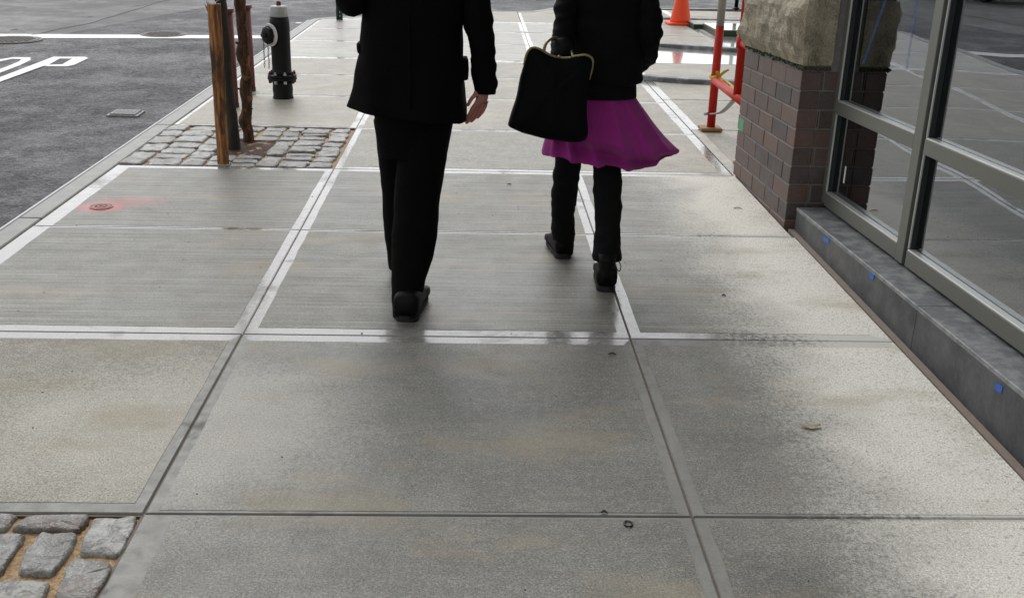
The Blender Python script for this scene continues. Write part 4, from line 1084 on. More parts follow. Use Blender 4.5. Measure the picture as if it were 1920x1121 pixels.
# ---- litter on the slabs
p = G(1520, 803); bm = bmesh.new()
rings = []
for k in range(11):
    u = k / 10; w_ = 0.013 * math.sin(math.pi * u ** 0.8) * (1 + 0.2 * math.sin(17 * u)) + 0.0008
    c = Vector((p.x - 0.035 + 0.07 * u, p.y + 0.010 * (u - 0.5) ** 2 * 4, 0.003 + 0.010 * (u - 0.5) ** 2))
    rings.append([c + Vector((0.002, -w_, 0.005)), c + Vector((0, -w_ * .5, 0.001)), c, c + Vector((0, w_ * .5, 0.001)), c + Vector((-0.002, w_, 0.006)), c + Vector((0, 0, 0.0012))])
add_rings(bm, rings, True, True); o = bm_obj('dry_leaf', bm, M['dryleaf'], None, False); tag(o, 'small pale curled dry leaf on the slab beside the slate plinth', 'leaf')
p = G(1178, 983); bm = bmesh.new()
add_tube(bm, [Vector((p.x + 0.011 * math.cos(a), p.y + 0.014 * math.sin(a), 0.003)) for a in [2 * math.pi * k / 14 for k in range(15)]], 0.0024, 6, 1); o = bm_obj('rubber_ring', bm, M['gasket'], None, True); tag(o, 'tiny black ring lying on the near slab beside the joint', 'ring')
for (px, py, L_, lab) in ((1148, 666, 0.030, 'small dark twig beside the slab joint below the woman\'s boot'), (1357, 556, 0.018, 'small dark twig alone on the slab right of the woman'), (955, 347, 0.024, 'dark curled scrap of leaf on the slab between the two walkers'), (1383, 392, 0.05, 'pale scrap of debris lying on the slab near the pier'), (1133, 963, 0.018, 'small speck of brown leaf on the near transverse joint')):
    p = G(px, py); bm = bmesh.new()
    add_tube(bm, [p + Vector((-L_ / 2, 0, 0.004)), p + Vector((0, 0.006, 0.007)), p + Vector((L_ / 2, -0.004, 0.004))], [0.002, 0.004, 0.0015], 6, 3)
    o = bm_obj('debris', bm, M['dryleaf'] if 'pale' in lab else M['grit'], None, True); tag(o, lab, 'debris', 'bits of litter on the slabs')
bm = bmesh.new()
for k in range(210):
    x = random.uniform(-2.1, 1.55); y = random.uniform(1.7, 9.0) ** 1.0
    if x < -0.9 and (y < 2.46 or 6.37 < y < 7.62): continue
    s = random.uniform(0.001, 0.0026)
    bmesh.ops.create_icosphere(bm, subdivisions=1, radius=s, matrix=Matrix.Translation((x, y, s * 0.3)) @ Matrix.Diagonal((random.uniform(.7, 1.8), 1, .7, 1)))
o = bm_obj('grit', bm, M['grit']); tag(o, 'dark grit scattered over the sidewalk slabs', 'grit', kind='stuff')

# ================================================================== PEOPLE
def skin_body(name, joints, edges, mat, parent, root, sub=1):
    names = list(joints); idx = {n_: i for i, n_ in enumerate(names)}
    me = bpy.data.meshes.new(name); me.from_pydata([joints[n_][0] for n_ in names], [(idx[a], idx[b]) for a, b in edges], [])
    o = bpy.data.objects.new(name, me); link(o, parent)
    me.materials.append(mat)
    md_ = o.modifiers.new('skin', 'SKIN'); md_.use_smooth_shade = True
    if not me.skin_vertices:
        bpy.context.view_layer.objects.active = o
    sv = me.skin_vertices[0].data
    for n_ in names:
        r = joints[n_][1]; sv[idx[n_]].radius = r if isinstance(r, tuple) else (r, r)
        sv[idx[n_]].use_root = (n_ == root)
    s = o.modifiers.new('subsurf', 'SUBSURF'); s.levels = sub; s.render_levels = sub
    return o
def person_joints(cx, y, hip, sh_z, hd_z, shw, hipw, la, ra, ll, rl):
    J = {'pelvis': ((cx, y, hip), (0.12, 0.09)), 'waist': ((cx, y, hip + 0.16), (0.105, 0.08)), 'chest': ((cx, y, sh_z - 0.14), (0.125, 0.09)), 'neckbase': ((cx, y, sh_z + 0.02), (0.07, 0.06)),
         'neck': ((cx, y + 0.01, sh_z + 0.08), 0.052), 'skull0': ((cx, y + 0.015, hd_z - 0.06), (0.068, 0.078)), 'skull1': ((cx, y + 0.01, hd_z + 0.03), (0.075, 0.09)), 'crown': ((cx, y + 0.0, hd_z + 0.09), (0.05, 0.06))}
    E = [('pelvis', 'waist'), ('waist', 'chest'), ('chest', 'neckbase'), ('neckbase', 'neck'), ('neck', 'skull0'), ('skull0', 'skull1'), ('skull1', 'crown')]
    for s, A in (('L', la), ('R', ra)):
        sg = -1 if s == 'L' else 1
        J['sh' + s] = ((cx + sg * shw, y, sh_z - 0.03), 0.045); J['el' + s] = (A[0], 0.030); J['wr' + s] = (A[1], (0.026, 0.022)); J['pa' + s] = (A[2], (0.034, 0.018))
        E += [('chest', 'sh' + s), ('sh' + s, 'el' + s), ('el' + s, 'wr' + s), ('wr' + s, 'pa' + s)]
        for k, ch in enumerate(A[3]):
            prev = 'pa' + s
            for q, p in enumerate(ch):
                nme = 'f%s%d%d' % (s, k, q); J[nme] = (p, 0.0095 if q < 1 else 0.0085 if q < 2 else 0.007); E.append((prev, nme)); prev = nme
    for s, Lg in (('L', ll), ('R', rl)):
        sg = -1 if s == 'L' else 1
        J['hp' + s] = ((cx + sg * hipw, y, hip - 0.08), 0.066); J['kn' + s] = (Lg[0], 0.040); J['an' + s] = (Lg[1], 0.028); J['to' + s] = (Lg[2], (0.026, 0.018))
        E += [('pelvis', 'hp' + s), ('hp' + s, 'kn' + s), ('kn' + s, 'an' + s), ('an' + s, 'to' + s)]
    return J, E
def hand(wrist, dirv, side, curl, L_=0.175, thumb=None):
    """palm centre and five finger chains; dirv along the hand, side across it, curl = where the fingers bend to"""
    d = Vector(dirv).normalized(); s = Vector(side).normalized(); c = Vector(curl).normalized(); w = Vector(wrist)
    palm = w + d * L_ * 0.32
    ch = []
    for k, (off, fl_) in enumerate(((-0.030, 0.38), (-0.011, 0.44), (0.009, 0.42), (0.028, 0.33))):
        b = w + d * L_ * 0.55 + s * off
        p1 = b + (d * 0.85 + c * 0.35).normalized() * fl_ * L_ * 0.5; p2 = p1 + (d * 0.5 + c * 0.85).normalized() * fl_ * L_ * 0.35; p3 = p2 + (d * 0.1 + c).normalized() * fl_ * L_ * 0.28
        ch.append([tuple(b), tuple(p1), tuple(p2), tuple(p3)])
    th0 = w + d * L_ * 0.22 - s * 0.032; th1 = th0 + (d * 0.75 - s * 0.5 + c * 0.25).normalized() * 0.038; th2 = th1 + (d * 0.9 - s * 0.1 + c * 0.3).normalized() * 0.03
    ch.append([tuple(th0), tuple(th1), tuple(th2)])
    return tuple(palm), ch
def face_parts(cx, y, z, parent, skinm):
    # looks along +Y
    bm = bmesh.new()
    for sx_ in (-1, 1):
        bmesh.ops.create_uvsphere(bm, u_segments=12, v_segments=8, radius=0.012, matrix=Matrix.Translation((cx + sx_ * 0.031, y + 0.088, z + 0.0)))
    bm_obj('eyes', bm, M['eye'], parent, True)
    tube('nose', [(cx, y + 0.088, z + 0.005), (cx, y + 0.108, z - 0.03), (cx, y + 0.092, z - 0.042)], [0.007, 0.013, 0.010], skinm, parent, 10, 3)
    tube('mouth', [(cx - 0.024, y + 0.082, z - 0.066), (cx, y + 0.094, z - 0.064), (cx + 0.024, y + 0.082, z - 0.066)], [0.003, 0.007, 0.003], M['lips'], parent, 8, 3)
    for sx_ in (-1, 1):
        tube('ear', [(cx + sx_ * 0.076, y + 0.005, z + 0.03), (cx + sx_ * 0.088, y - 0.008, z + 0.01), (cx + sx_ * 0.078, y + 0.0, z - 0.025)], [0.008, 0.011, 0.007], skinm, parent, 8, 3)
M['lips'] = simple('lips', (0.42, 0.13, 0.12), 0.5)
def shoe(parent, heel, yaw, L_, wid, hgt, pitch=0.0, mat=None, boot=0.0, name='shoe'):
    """heel = ground point under the back of the heel; built along +Y, then turned"""
    mat = mat or M['leather']
    e = empty(name, heel, yaw, parent); e.rotation_euler = (pitch, 0, yaw)
    secs = [(0.00, 0.84, 0.86), (0.02, 0.95, 0.98), (0.09, 0.95, 1.0), (0.14, 0.92, 0.92), (0.18, 0.92, 0.72), (0.22, 1.0, 0.55), (0.255, 0.92, 0.45), (0.28, 0.55, 0.30)]
    rings = []
    for (yy, ww, hh) in catmull([list(s) for s in secs], 3):
        y_ = yy * L_ / 0.28; w_ = wid / 2 * ww; h_ = hgt * hh; n = 18; rg = []
        for k in range(n):
            a = 2 * math.pi * k / n; cx_ = math.cos(a); sz = math.sin(a)
            rg.append(Vector((w_ * math.copysign(abs(cx_) ** 0.6, cx_), y_, 0.022 + h_ / 2 + h_ / 2 * math.copysign(abs(sz) ** 0.6, sz))))
        rings.append(rg)
    bm = bmesh.new(); add_rings(bm, rings, True, True); bm_obj('upper', bm, mat, e, True)
    out = []
    for k in range(22):
        a = 2 * math.pi * k / 22; y_ = L_ * (0.5 + 0.52 * math.copysign(abs(math.sin(a)) ** 0.85, math.sin(a)))
        w_ = wid * (0.50 if y_ > L_ * 0.55 else 0.46); out.append((w_ * math.copysign(abs(math.cos(a)) ** 0.7, math.cos(a)), y_))
    bm = bmesh.new(); add_rings(bm, [[Vector((x, y, z + (0.010 if False else 0))) for x, y in out] for z in (0.012, 0.026)], True, True); bm_obj('sole', bm, M['sole'], e)
    hl = [(x, y) for x, y in out if y < L_ * 0.30]
    bm = bmesh.new(); add_rings(bm, [ring_of(0, L_ * 0.14, z, wid * 0.43, L_ * 0.155, 18, 3) for z in (0.0, 0.0125)], True, True); bm_obj('heel', bm, M['sole'], e)
    if boot:
        bm = bmesh.new(); add_rings(bm, [ring_of(0, 0.055, 0.05 + boot * u, wid * (0.42 - 0.04 * math.sin(u * 3)), 0.058, 18, 2.4) for u in (0, 0.25, 0.5, 0.75, 1.0)], True, True); bm_obj('shaft', bm, mat, e, True)
    return e

# ---------------- man
man = empty('person', (-0.25, 4.05, 0)); tag(man, 'man seen from behind walking away in a black suit jacket and wide black trousers', 'person')
man.location = (0, 0, 0)
YM = 4.08
wristR = Vector((0.035, 4.10, 0.905)); palmR, chR = hand(wristR, (-0.28, -0.05, -1), (0.75, 0.55, 0.0), (-0.55, 0.25, -0.5))
elbL = Vector((-0.478, 4.02, 1.19)); wristL = Vector((-0.40, 4.24, 1.33)); palmL, chL = hand(wristL, (0.2, 0.5, 0.8), (0.7, 0.4, -0.3), (0.7, -0.2, 0.3))
J, E_ = person_joints(-0.245, YM, 0.93, 1.47, 1.66, 0.165, 0.085, (elbL, wristL, palmL, chL), (W(898, 62, 4.05), wristR, palmR, chR),
                      (W(742, 375, 4.28), W(747, 488, 4.385), Vector((-0.31, 4.55, 0.06))), (W(782, 400, 4.07), W(762, 548, 3.955), Vector((-0.262, 4.08, 0.06))))
skin_body('body', J, E_, M['skin'], man, 'pelvis')
face_parts(-0.245, YM + 0.01, 1.66, man, M['skin'])
bm = bmesh.new()
bmesh.ops.create_uvsphere(bm, u_segments=24, v_segments=16, radius=1.0)
for v in list(bm.verts):
    v.co = Vector((v.co.x * 0.088, v.co.y * 0.104, v.co.z * 0.105))
for v in [v for v in bm.verts if v.co.z < -0.055 or (v.co.y > 0.05 and v.co.z < 0.045)]: bm.verts.remove(v)
wrinkle(bm, 0.006, (40, 40, 40)); bmesh.ops.translate(bm, verts=bm.verts, vec=(-0.245, YM + 0.012, 1.705)); bm_obj('hair', bm, M['hair_dark'], man, True)
# jacket body: left px, right px, py
def secs_from(rows, Y, ry, tilts=None):
    out = []
    for i, (l, r, py) in enumerate(rows):
        a = W(l, py, Y); b = W(r, py, Y); c = (a + b) / 2
        out.append([c.x, Y, c.z, (b.x - a.x) / 2, ry[i], 0.0])
    return out
rows = [(655, 876, 210), (659, 874, 190), (665, 871, 150), (671, 868, 105), (677, 867, 62), (680, 872, 25), (680, 884, -10)]
js = secs_from(rows, YM, [0.175, 0.17, 0.155, 0.14, 0.132, 0.135, 0.14])
js[0][5] = -0.026; js[1][5] = -0.016
js += [[-0.238, YM, 1.33, 0.215, 0.138, 0], [-0.242, YM, 1.41, 0.222, 0.125, 0], [-0.245, YM, 1.47, 0.195, 0.10, 0], [-0.245, YM, 1.505, 0.12, 0.08, 0], [-0.245, YM, 1.52, 0.07, 0.07, 0]]
P = catmull(js, 5)
bm = bmesh.new(); rings = []
for p in P:
    rg = ring_of(p[0], p[1], p[2], p[3], p[4], 48, 2.5, p[5])
    low = max(0, (1.05 - p[2]) / 0.25)
    for k, v in enumerate(rg):
        a = 2 * math.pi * k / 48
        v.y += low * 0.010 * math.sin(a * 7 + 1.0); v.x += low * 0.004 * math.sin(a * 5)
    rings.append(rg)
add_rings(bm, rings, False, True); wrinkle(bm, 0.006, (7, 7, 10), 1)
jk = bm_obj('jacket', bm, M['suit'], man, True); jk.modifiers.new('solid', 'SOLIDIFY').thickness = 0.006
# pocket flaps
for (px0, px1, py0, py1, s) in ((850, 879, 108, 148, 1), (668, 690, 80, 98, -1)):
    a = W(px0, py0, YM); b = W(px1, py1, YM)
    bm = bmesh.new(); add_rings(bm, [ring_of((a.x + b.x) / 2, YM + 0.01, a.z + (b.z - a.z) * u, (b.x - a.x) / 2 * k_, 0.06 * k_, 20, 2.2) for u, k_ in ((0, 0.82), (0.12, 0.98), (0.6, 1.0), (1, 0.93))], True, True); wrinkle(bm, 0.004, (20, 20, 20), 3); bm_obj('pocket_flap', bm, M['suit'], jk, True)
tube('back_seam', [(-0.252, YM - 0.137, 1.38), (-0.252, YM - 0.136, 1.15), (-0.25, YM - 0.155, 1.0), (-0.25, YM - 0.172, 0.83)], 0.0035, M['suit'], jk, 6, 4)
tube('collar', [(-0.32, YM + 0.03, 1.49), (-0.30, YM - 0.06, 1.525), (-0.245, YM - 0.085, 1.535), (-0.19, YM - 0.06, 1.525), (-0.17, YM + 0.03, 1.49)], [(0.012, 0.022)] * 5, M['suit'], jk, 8, 4)
# sleeves
def sleeve(name, pts, rad, mat, parent, seed=0, amp=0.007, cap=False):
    bm = bmesh.new(); add_tube(bm, pts, rad, 22, 8, cap); wrinkle(bm, amp, (14, 14, 26), seed); o = bm_obj(name, bm, mat, parent, True); o.modifiers.new('solid', 'SOLIDIFY').thickness = 0.004; return o
sp_ = [(-0.055, YM, 1.44)] + [tuple(W(px, py, yy)) for px, py, yy in ((888, -25, 4.06), (893, 10, 4.04), (899, 55, 4.04), (906, 95, 4.06), (907, 135, 4.08), (911, 160, 4.10), (911, 176, 4.10))]
sleeve('sleeve', sp_, [(0.062, 0.07), (0.056, 0.068), (0.055, 0.064), (0.054, 0.060), (0.047, 0.056), (0.050, 0.050), (0.046, 0.046), (0.038, 0.042)], M['suit'], jk, 2)
sleeve('sleeve', [(-0.425, YM, 1.44), (-0.46, YM - 0.02, 1.36), (-0.475, 4.03, 1.27), tuple(W(664, -2, 4.02)), (-0.478, 4.06, 1.205), (-0.455, 4.13, 1.25), (-0.41, 4.22, 1.32)],
       [(0.062, 0.07), (0.058, 0.065), (0.056, 0.060), (0.056, 0.058), (0.055, 0.056), (0.050, 0.050), (0.042, 0.042)], M['suit'], jk, 4)
# trousers
def leg(bm, rows, seg=24, ex=2.2):
    S = []
    for (l, r, py, yy, ry) in rows:
        a = W(l, py, yy); b = W(r, py, yy); S.append([(a.x + b.x) / 2, yy, a.z, (b.x - a.x) / 2, ry])
    add_rings(bm, [ring_of(p[0], p[1], p[2], p[3], p[4], seg, ex) for p in catmull(S, 6)], True, True)
bm = bmesh.new()
leg(bm, [(700, 852, 185, 4.10, 0.115), (702, 850, 215, 4.10, 0.115), (704, 846, 250, 4.10, 0.11), (712, 838, 290, 4.11, 0.10)])
leg(bm, [(752, 850, 225, 4.09, 0.10), (748, 841, 270, 4.09, 0.100), (742, 833, 320, 4.09, 0.092), (738, 825, 375, 4.08, 0.085), (735, 821, 430, 4.05, 0.080), (733, 812, 480, 4.01, 0.078), (733, 800, 520, 3.98, 0.076), (734, 792, 550, 3.955, 0.078), (736, 785, 572, 3.945, 0.078), (737, 786, 586, 3.935, 0.080), (739, 784, 596, 3.935, 0.074)])
leg(bm, [(700, 780, 225, 4.13, 0.09), (706, 778, 270, 4.17, 0.085), (712, 772, 320, 4.22, 0.078), (717, 768, 375, 4.28, 0.072), (722, 764, 430, 4.33, 0.068), (726, 764, 475, 4.37, 0.068), (728, 766, 500, 4.39, 0.068)])
wrinkle(bm, 0.006, (10, 10, 8), 5); bm_obj('trousers', bm, M['trouser'], man, True)
hr = G(762, 606)
shoe(man, (hr.x - 0.004, hr.y + 0.012, 0.0), R(-8), 0.29, 0.108, 0.095)
shoe(man, (-0.325, 4.42, 0.0), R(4), 0.29, 0.105, 0.085)

# ---------------- woman
YW = 4.50
wom = empty('person', (0.52, YW, 0)); tag(wom, 'woman seen from behind in a black jacket and windblown purple skirt over black jeans', 'person')
wom.location = (0, 0, 0)
hx_ = W(1056, 92, 4.36)
wL = Vector((hx_.x, 4.40, hx_.z + 0.03)); palmW, chW = hand(wL, (0.0, 0.0, -1), (0.15, 1, 0), (0.9, 0.0, 0.2), 0.165)
wR = Vector((W(1205, 112, 4.6).x, 4.62, W(1205, 112, 4.6).z)); palmV, chV = hand(wR, (-0.5, 0.5, -0.6), (0.5, 0.5, 0.2), (-0.5, -0.2, -0.5), 0.165)
cxw = W(1130, 100, YW).x
J, E_ = person_joints(cxw, YW, 0.92, 1.36, 1.545, 0.14, 0.085, (Vector((W(1062, 25, 4.46).x, 4.44, W(1062, 25, 4.46).z)), wL, palmW, chW),
                      (Vector((W(1216, 60, 4.46).x, 4.44, W(1216, 68, 4.46).z)), wR, palmV, chV),
                      (W(1060, 345, 4.59), W(1057, 455, 4.725), Vector((0.40, 4.86, 0.05))), (W(1139, 352, 4.42), W(1138, 470, 4.32), Vector((0.59, 4.43, 0.05))))
skin_body('body', J, E_, M['skin'], wom, 'pelvis')
face_parts(cxw, YW + 0.005, 1.545, wom, M['skin'])
bm = bmesh.new(); add_rings(bm, [ring_of(cxw, YW - 0.018 - 0.02 * max(0, (1.6 - z) / 0.3), z, rx, ry, 28, 2.2) for z, rx, ry in ((1.30, 0.085, 0.030), (1.38, 0.098, 0.045), (1.46, 0.098, 0.075), (1.54, 0.093, 0.090), (1.60, 0.090, 0.098), (1.645, 0.066, 0.08), (1.665, 0.02, 0.03))], True, True)
wrinkle(bm, 0.005, (45, 45, 8)); bm_obj('hair', bm, M['hair_brown'], wom, True)
# jacket (bomber) and under-layer
rows = [(1062, 1203, 152), (1058, 1206, 146), (1060, 1204, 120), (1066, 1203, 80), (1068, 1204, 40), (1068, 1206, 0)]
js = secs_from(rows, YW, [0.125, 0.130, 0.132, 0.130, 0.128, 0.13])
js += [[cxw, YW, 1.27, 0.180, 0.128, 0], [cxw, YW, 1.33, 0.175, 0.11, 0], [cxw, YW, 1.375, 0.12, 0.08, 0], [cxw, YW, 1.40, 0.065, 0.06, 0]]
bm = bmesh.new(); add_rings(bm, [ring_of(p[0], p[1], p[2], p[3], p[4], 36, 2.4, p[5]) for p in catmull(js, 5)], True, True); wrinkle(bm, 0.010, (11, 11, 18), 7)
jw = bm_obj('jacket', bm, M['nylon'], wom, True)
secs = secs_from([(1049, 1191, 179), (1052, 1191, 162), (1056, 1190, 140)], YW, [0.130, 0.128, 0.118]); P = catmull(secs, 4)
for p in P: p[3] += 0.004
bm = bmesh.new(); add_rings(bm, [ring_of(p[0], p[1], p[2], p[3], p[4], 36, 2.3) for p in P], False, False); bm_obj('under_layer', bm, M['nylon'], wom, True)
sleeve('sleeve', [(cxw + 0.15, YW, 1.32)] + [tuple(W(px, py, yy)) for px, py, yy in ((1206, -35, 4.49), (1211, 0, 4.47), (1215, 35, 4.45), (1216, 68, 4.45), (1214, 92, 4.48), (1206, 112, 4.55), (1196, 122, 4.60))],
       [(0.060, 0.065), (0.060, 0.064), (0.056, 0.060), (0.057, 0.060), (0.054, 0.060), (0.050, 0.056), (0.042, 0.046), (0.036, 0.040)], M['nylon'], jw, 8, 0.012)
sleeve('sleeve', [(cxw - 0.15, YW, 1.32)] + [tuple(W(px, py, yy)) for px, py, yy in ((1072, -35, 4.48), (1067, 0, 4.46), (1062, 30, 4.44), (1060, 55, 4.42), (1056, 78, 4.39), (1054, 94, 4.37))],
       [(0.058, 0.062), (0.056, 0.060), (0.053, 0.058), (0.050, 0.054), (0.050, 0.050), (0.048, 0.046), (0.042, 0.040)], M['nylon'], jw, 9, 0.010)
# black glove over the hand on the bag handle
bm = bmesh.new(); add_tube(bm, [tuple(W(1053, 80, 4.36)), tuple(W(1055, 92, 4.345)), tuple(W(1057, 103, 4.33)), tuple(W(1060, 112, 4.33))], [(0.044, 0.040), (0.050, 0.045), (0.048, 0.040), (0.030, 0.025)], 16, 4); wrinkle(bm, 0.006, (50, 50, 30), 2); bm_obj('glove', bm, M['leather'], wom, True)
# skirt: blown to the right
def skirt():
    rows = [(1052, 1190, 170, 0.120, 2.2), (1049, 1194, 183, 0.122, 2.2), (1041, 1211, 208, 0.135, 2.2), (1031, 1231, 237, 0.150, 2.1), (1022, 1250, 262, 0.165, 2.0), (1016, 1270, 285, 0.175, 1.9), (1015, 1272, 292, 0.178, 1.9)]
    S = []
    for (l, r, py, ry, ex) in rows:
        a = W(l, py, YW); b = W(r, py, YW); S.append([(a.x + b.x) / 2, YW, a.z, (b.x - a.x) / 2, ry, ex])
    P = catmull(S, 6); n = 96; bm = bmesh.new(); rings = []; N = len(P)
    for i, p in enumerate(P):
        u = i / (N - 1); rg = []
        for k in range(n):
            a = 2 * math.pi * k / n; c, s = math.cos(a), math.sin(a)
            x = math.copysign(abs(c) ** (2 / p[5]), c); y = math.copysign(abs(s) ** (2 / p[5]), s)
            if c > 0: y *= (1 - 0.55 * u * c * c)                         # the blown side gathers to a point
            ph = 0.9 * math.sin(3 * a + 1.0) + 2.5 * u * c
            fold = 0.75 * math.sin(13 * a + ph) + 0.35 * math.sin(27 * a + 1.7 * ph) + 0.25 * noise.noise(Vector((a * 5, u * 3, 2)))
            amp = (0.001 + 0.036 * u ** 0.6) * (1 - 0.35 * max(c, 0))
            f = 1 + amp * fold / 0.15 * (1 - abs(c) ** 8)
            f = max(f, 1 - 0.6 * (1 - f))
            # a sagging fold crossing the back, lower towards the left
            g_ = (0.045 * math.exp(-((u - 0.78 - 0.16 * c) / 0.09) ** 2) - 0.025 * math.exp(-((u - 0.60 - 0.16 * c) / 0.10) ** 2)) * max(0, -s) * (1 if u > 0.2 else 0)
            X_ = p[0] + p[3] * x * (1 + 0.15 * (f - 1)); Y_ = p[1] + p[4] * y * f + g_
            Z_ = p[2] + u * u * (-0.018 * c * (1 if c < 0 else 0.0) + (0.034 * max(c, 0) ** 4) - 0.016 * math.exp(-((c - 0.40) / 0.45) ** 2) * max(0, -s) + 0.006 * math.sin(7 * a))
            rg.append(Vector((X_, Y_, Z_)))
        rings.append(rg)
    # the hem turns under on the windward side
    last = rings[-1]; rg = []
    for k, v in enumerate(last):
        a = 2 * math.pi * k / n; c = math.cos(a); s_ = math.sin(a)
        w_ = max(0, c) * max(0, -s_)
        rg.append(v + Vector((-0.02 * w_, 0.07 * w_, -0.022 * w_ - 0.0015)))
    rings.append(rg)
    for r_i, rg in enumerate(rings):
        for v in rg:
            v.y += 0.0035 * noise.noise(Vector((v.x * 26, v.z * 34, 1))) * min(1, r_i / 8)
    add_rings(bm, rings, False, False)
    o = bm_obj('skirt', bm, M['purple'], wom, True); m_ = o.modifiers.new('solid', 'SOLIDIFY'); m_.thickness = 0.003
skirt()
# jeans
bm = bmesh.new()
leg(bm, [(1062, 1178, 190, YW, 0.085), (1060, 1178, 215, YW, 0.09), (1056, 1172, 245, YW, 0.09), (1060, 1164, 270, YW, 0.07)])
leg(bm, [(1040, 1098, 255, 4.52, 0.078), (1042, 1090, 285, 4.55, 0.060), (1039, 1088, 320, 4.57, 0.060), (1036, 1085, 345, 4.59, 0.058), (1033, 1080, 380, 4.63, 0.058), (1034, 1077, 415, 4.68, 0.058), (1036, 1079, 440, 4.71, 0.062), (1038, 1077, 458, 4.73, 0.060), (1041, 1074, 472, 4.74, 0.052)])
leg(bm, [(1108, 1175, 255, 4.49, 0.070), (1110, 1170, 285, 4.47, 0.060), (1113, 1165, 320, 4.43, 0.064), (1112, 1166, 350, 4.42, 0.060), (1115, 1166, 385, 4.39, 0.060), (1116, 1164, 420, 4.36, 0.060), (1114, 1163, 455, 4.33, 0.060), (1111, 1165, 478, 4.31, 0.062), (1113, 1163, 486, 4.305, 0.058)])
wrinkle(bm, 0.007, (16, 16, 20), 6); bm_obj('jeans', bm, M['jean'], wom, True)
hw = G(1137, 549)
s1 = shoe(wom, (hw.x, hw.y + 0.010, 0.0), R(-3), 0.25, 0.098, 0.085, 0, None, 0.11, 'boot')
# loose lace loop
tube('lace', [(0.030, 0.06, 0.125), (0.048, 0.05, 0.125), (0.060, 0.045, 0.105), (0.056, 0.04, 0.085), (0.046, 0.045, 0.088), (0.038, 0.055, 0.11)], 0.0022, M['sole'], s1, 6, 5)
hw2 = G(1057, 487)
shoe(wom, (hw2.x + 0.002, hw2.y + 0.010, 0.0), R(10), 0.25, 0.092, 0.085, 0, None, 0.06, 'boot')

# ---------------- handbag
YB = 4.27
bagp = [(987, 104), (990, 95), (995, 91), (1003, 90), (1014, 94), (1026, 101), (1040, 108), (1060, 110), (1080, 107), (1092, 105), (1103, 106), (1110, 111), (1112, 119), (1108, 134), (1104, 150), (1101, 180), (1102, 215), (1104, 245), (1101, 264), (1082, 270), (1058, 267), (1036, 263), (1014, 258), (994, 254), (977, 250), (961, 243), (949, 237), (952, 228), (960, 205), (968, 180), (975, 155), (981, 130)]
pts = [W(px, py, YB) for px, py in bagp]
bag = empty('handbag', (0, 0, 0)); tag(bag, 'black leather frame handbag with brass clasp rim hanging from the woman\'s hand', 'handbag')
cen = sum(pts, Vector()) / len(pts); ztop_ = max(p.z for p in pts); zbot = min(p.z for p in pts)
rings = []
for s, k in ((0.35, -1.25), (0.72, -1.12), (0.92, -0.88), (0.985, -0.55), (1.0, 0.0), (0.985, 0.55), (0.92, 0.88), (0.72, 1.12), (0.35, 1.25)):
    rg = []
    for p in pts:
        q = cen + (p - cen) * s; th = 0.018 + 0.038 * (1 - (q.z - zbot) / (ztop_ - zbot))
        rg.append(Vector((q.x, YB + th * k, q.z)))
    rings.append(rg)
bm = bmesh.new(); add_rings(bm, rings, True, True); wrinkle(bm, 0.011, (30, 8, 7), 4); o = bm_obj('bag_body', bm, M['bag'], bag, True)
sb = o.modifiers.new('subsurf', 'SUBSURF'); sb.levels = 1; sb.render_levels = 1
top = [W(px, py, YB - 0.006) for px, py in [(983, 122), (988, 101), (998, 90), (1012, 93), (1028, 102), (1045, 108), (1064, 109), (1084, 105), (1100, 104), (1111, 112), (1110, 130), (1104, 150)]]
tube('frame_rim', top, 0.0055, M['brass'], bag, 8, 5)
hd = [W(px, py, YB + dy) for px, py, dy in [(1020, 96, 0), (1022, 86, 0.01), (1028, 77, 0.03), (1038, 72, 0.06), (1052, 76, 0.09), (1064, 86, 0.08), (1071, 97, 0.04), (1074, 107, 0)]]
tube('handle', hd, 0.0065, M['brass'], bag, 10, 5)
bm = bmesh.new(); bmesh.ops.create_uvsphere(bm, u_segments=12, v_segments=8, radius=0.007, matrix=Matrix.Translation(W(1048, 107, YB - 0.01))); bm_obj('clasp', bm, M['brass'], bag, True)

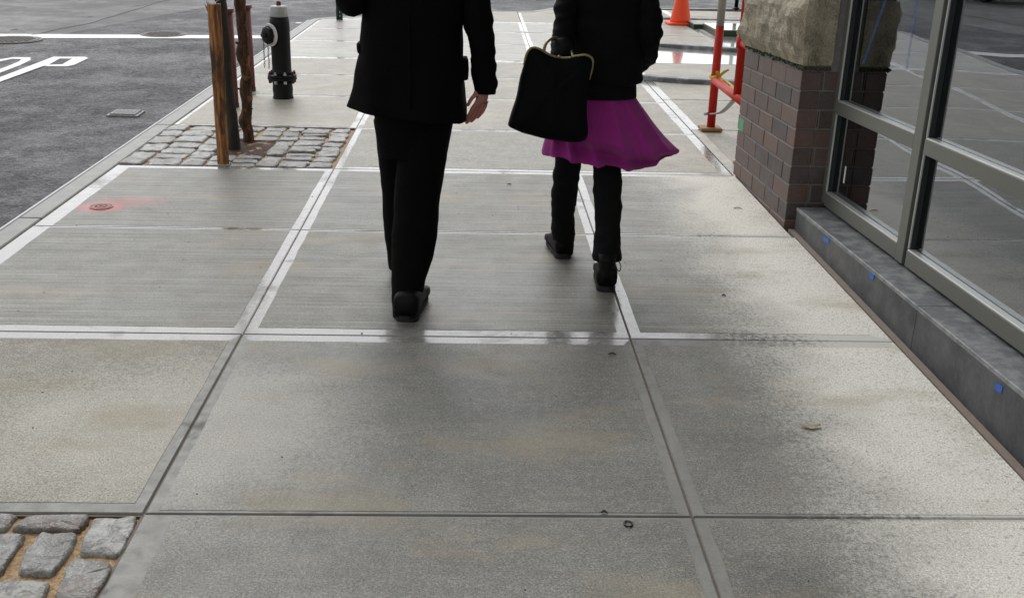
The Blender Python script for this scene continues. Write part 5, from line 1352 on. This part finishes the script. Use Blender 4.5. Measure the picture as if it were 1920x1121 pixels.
# ================================================================== ACROSS THE STREET (seen mirrored in the shop glass)
fw = box('far_sidewalk', -30, -8.6, 16.2, 60, -0.3, 0.0, M['beige']); tag(fw, kind='structure')
fc = empty('parked_car', (-7.6, 24.0, ROADZ), R(-8)); tag(fc, 'black parked car across the junction, seen only mirrored in the shop window', 'car')
prof = [(-2.15, 0.35), (-2.2, 0.6), (-2.05, 0.78), (-1.2, 0.92), (-0.75, 1.38), (0.7, 1.42), (1.4, 1.0), (2.05, 0.92), (2.15, 0.6), (2.1, 0.35)]
bm = bmesh.new(); add_rings(bm, [[Vector((x * 0.86 if z > 1.0 else x, y, z)) for y, z in prof] for x in (-0.86, -0.80, 0.80, 0.86)], True, True); bm_obj('car_body', bm, M['car_paint'], fc)
bm = bmesh.new(); add_rings(bm, [[Vector((x, y, z)) for y, z in ((-1.13, 0.96), (-0.78, 1.34), (0.68, 1.37), (1.28, 1.0))] for x in (-0.865, 0.865)], True, True); bm_obj('side_windows', bm, M['car_glass'], fc)
for x in (-0.8, 0.8):
    for y in (-1.35, 1.35):
        bm = bmesh.new(); add_tube(bm, [(x - 0.1, y, 0.33), (x + 0.1, y, 0.33)], 0.33, 24); w_ = bm_obj('wheel', bm, M['tyre'], fc)
        bm = bmesh.new(); add_tube(bm, [(x - 0.105, y, 0.33), (x + 0.105, y, 0.33)], 0.19, 16); bm_obj('rim', bm, M['galv'], w_)
for x in (-0.6, 0.6):
    bm = bmesh.new(); add_rings(bm, [ring_of(x, -2.17, z, 0.16, 0.07, 16) for z in (0.58, 0.72)], True, True); bm_obj('headlight', bm, M['lamp'], fc)
cf = empty('cafe_railing', (0, 0, 0)); tag(cf, 'black metal cafe railing across the street, seen only mirrored in the shop window', 'railing')
xs = [-9.4 - 0.55 * k for k in range(12)]
for x in xs: tube('post', [(x, 17.4, 0), (x, 17.4, 0.85)], 0.025, M['black_paint'], cf, 8)
for z_ in (0.45, 0.85): tube('top_bar', [(xs[0], 17.4, z_), (xs[-1], 17.4, z_)], 0.022, M['black_paint'], cf, 8)
for k in range(3):
    ch = empty('cafe_bench', (-10.2 - 1.5 * k, 18.3, 0)); tag(ch, ('first', 'second', 'third')[k] + ' cafe bench with orange cushions behind the railing, counted from the street', 'bench', 'cafe benches across the street')
    box('seat', -0.6, 0.6, -0.25, 0.25, 0.40, 0.46, M['orange_cloth'], ch, 0.01); box('backrest', -0.6, 0.6, 0.22, 0.27, 0.47, 0.85, M['orange_cloth'], ch, 0.01)
    for x in (-0.5, 0.5):
        for y in (-0.2, 0.2): box('leg', x - 0.02, x + 0.02, y - 0.02, y + 0.02, 0.0, 0.40, M['black_paint'], ch)
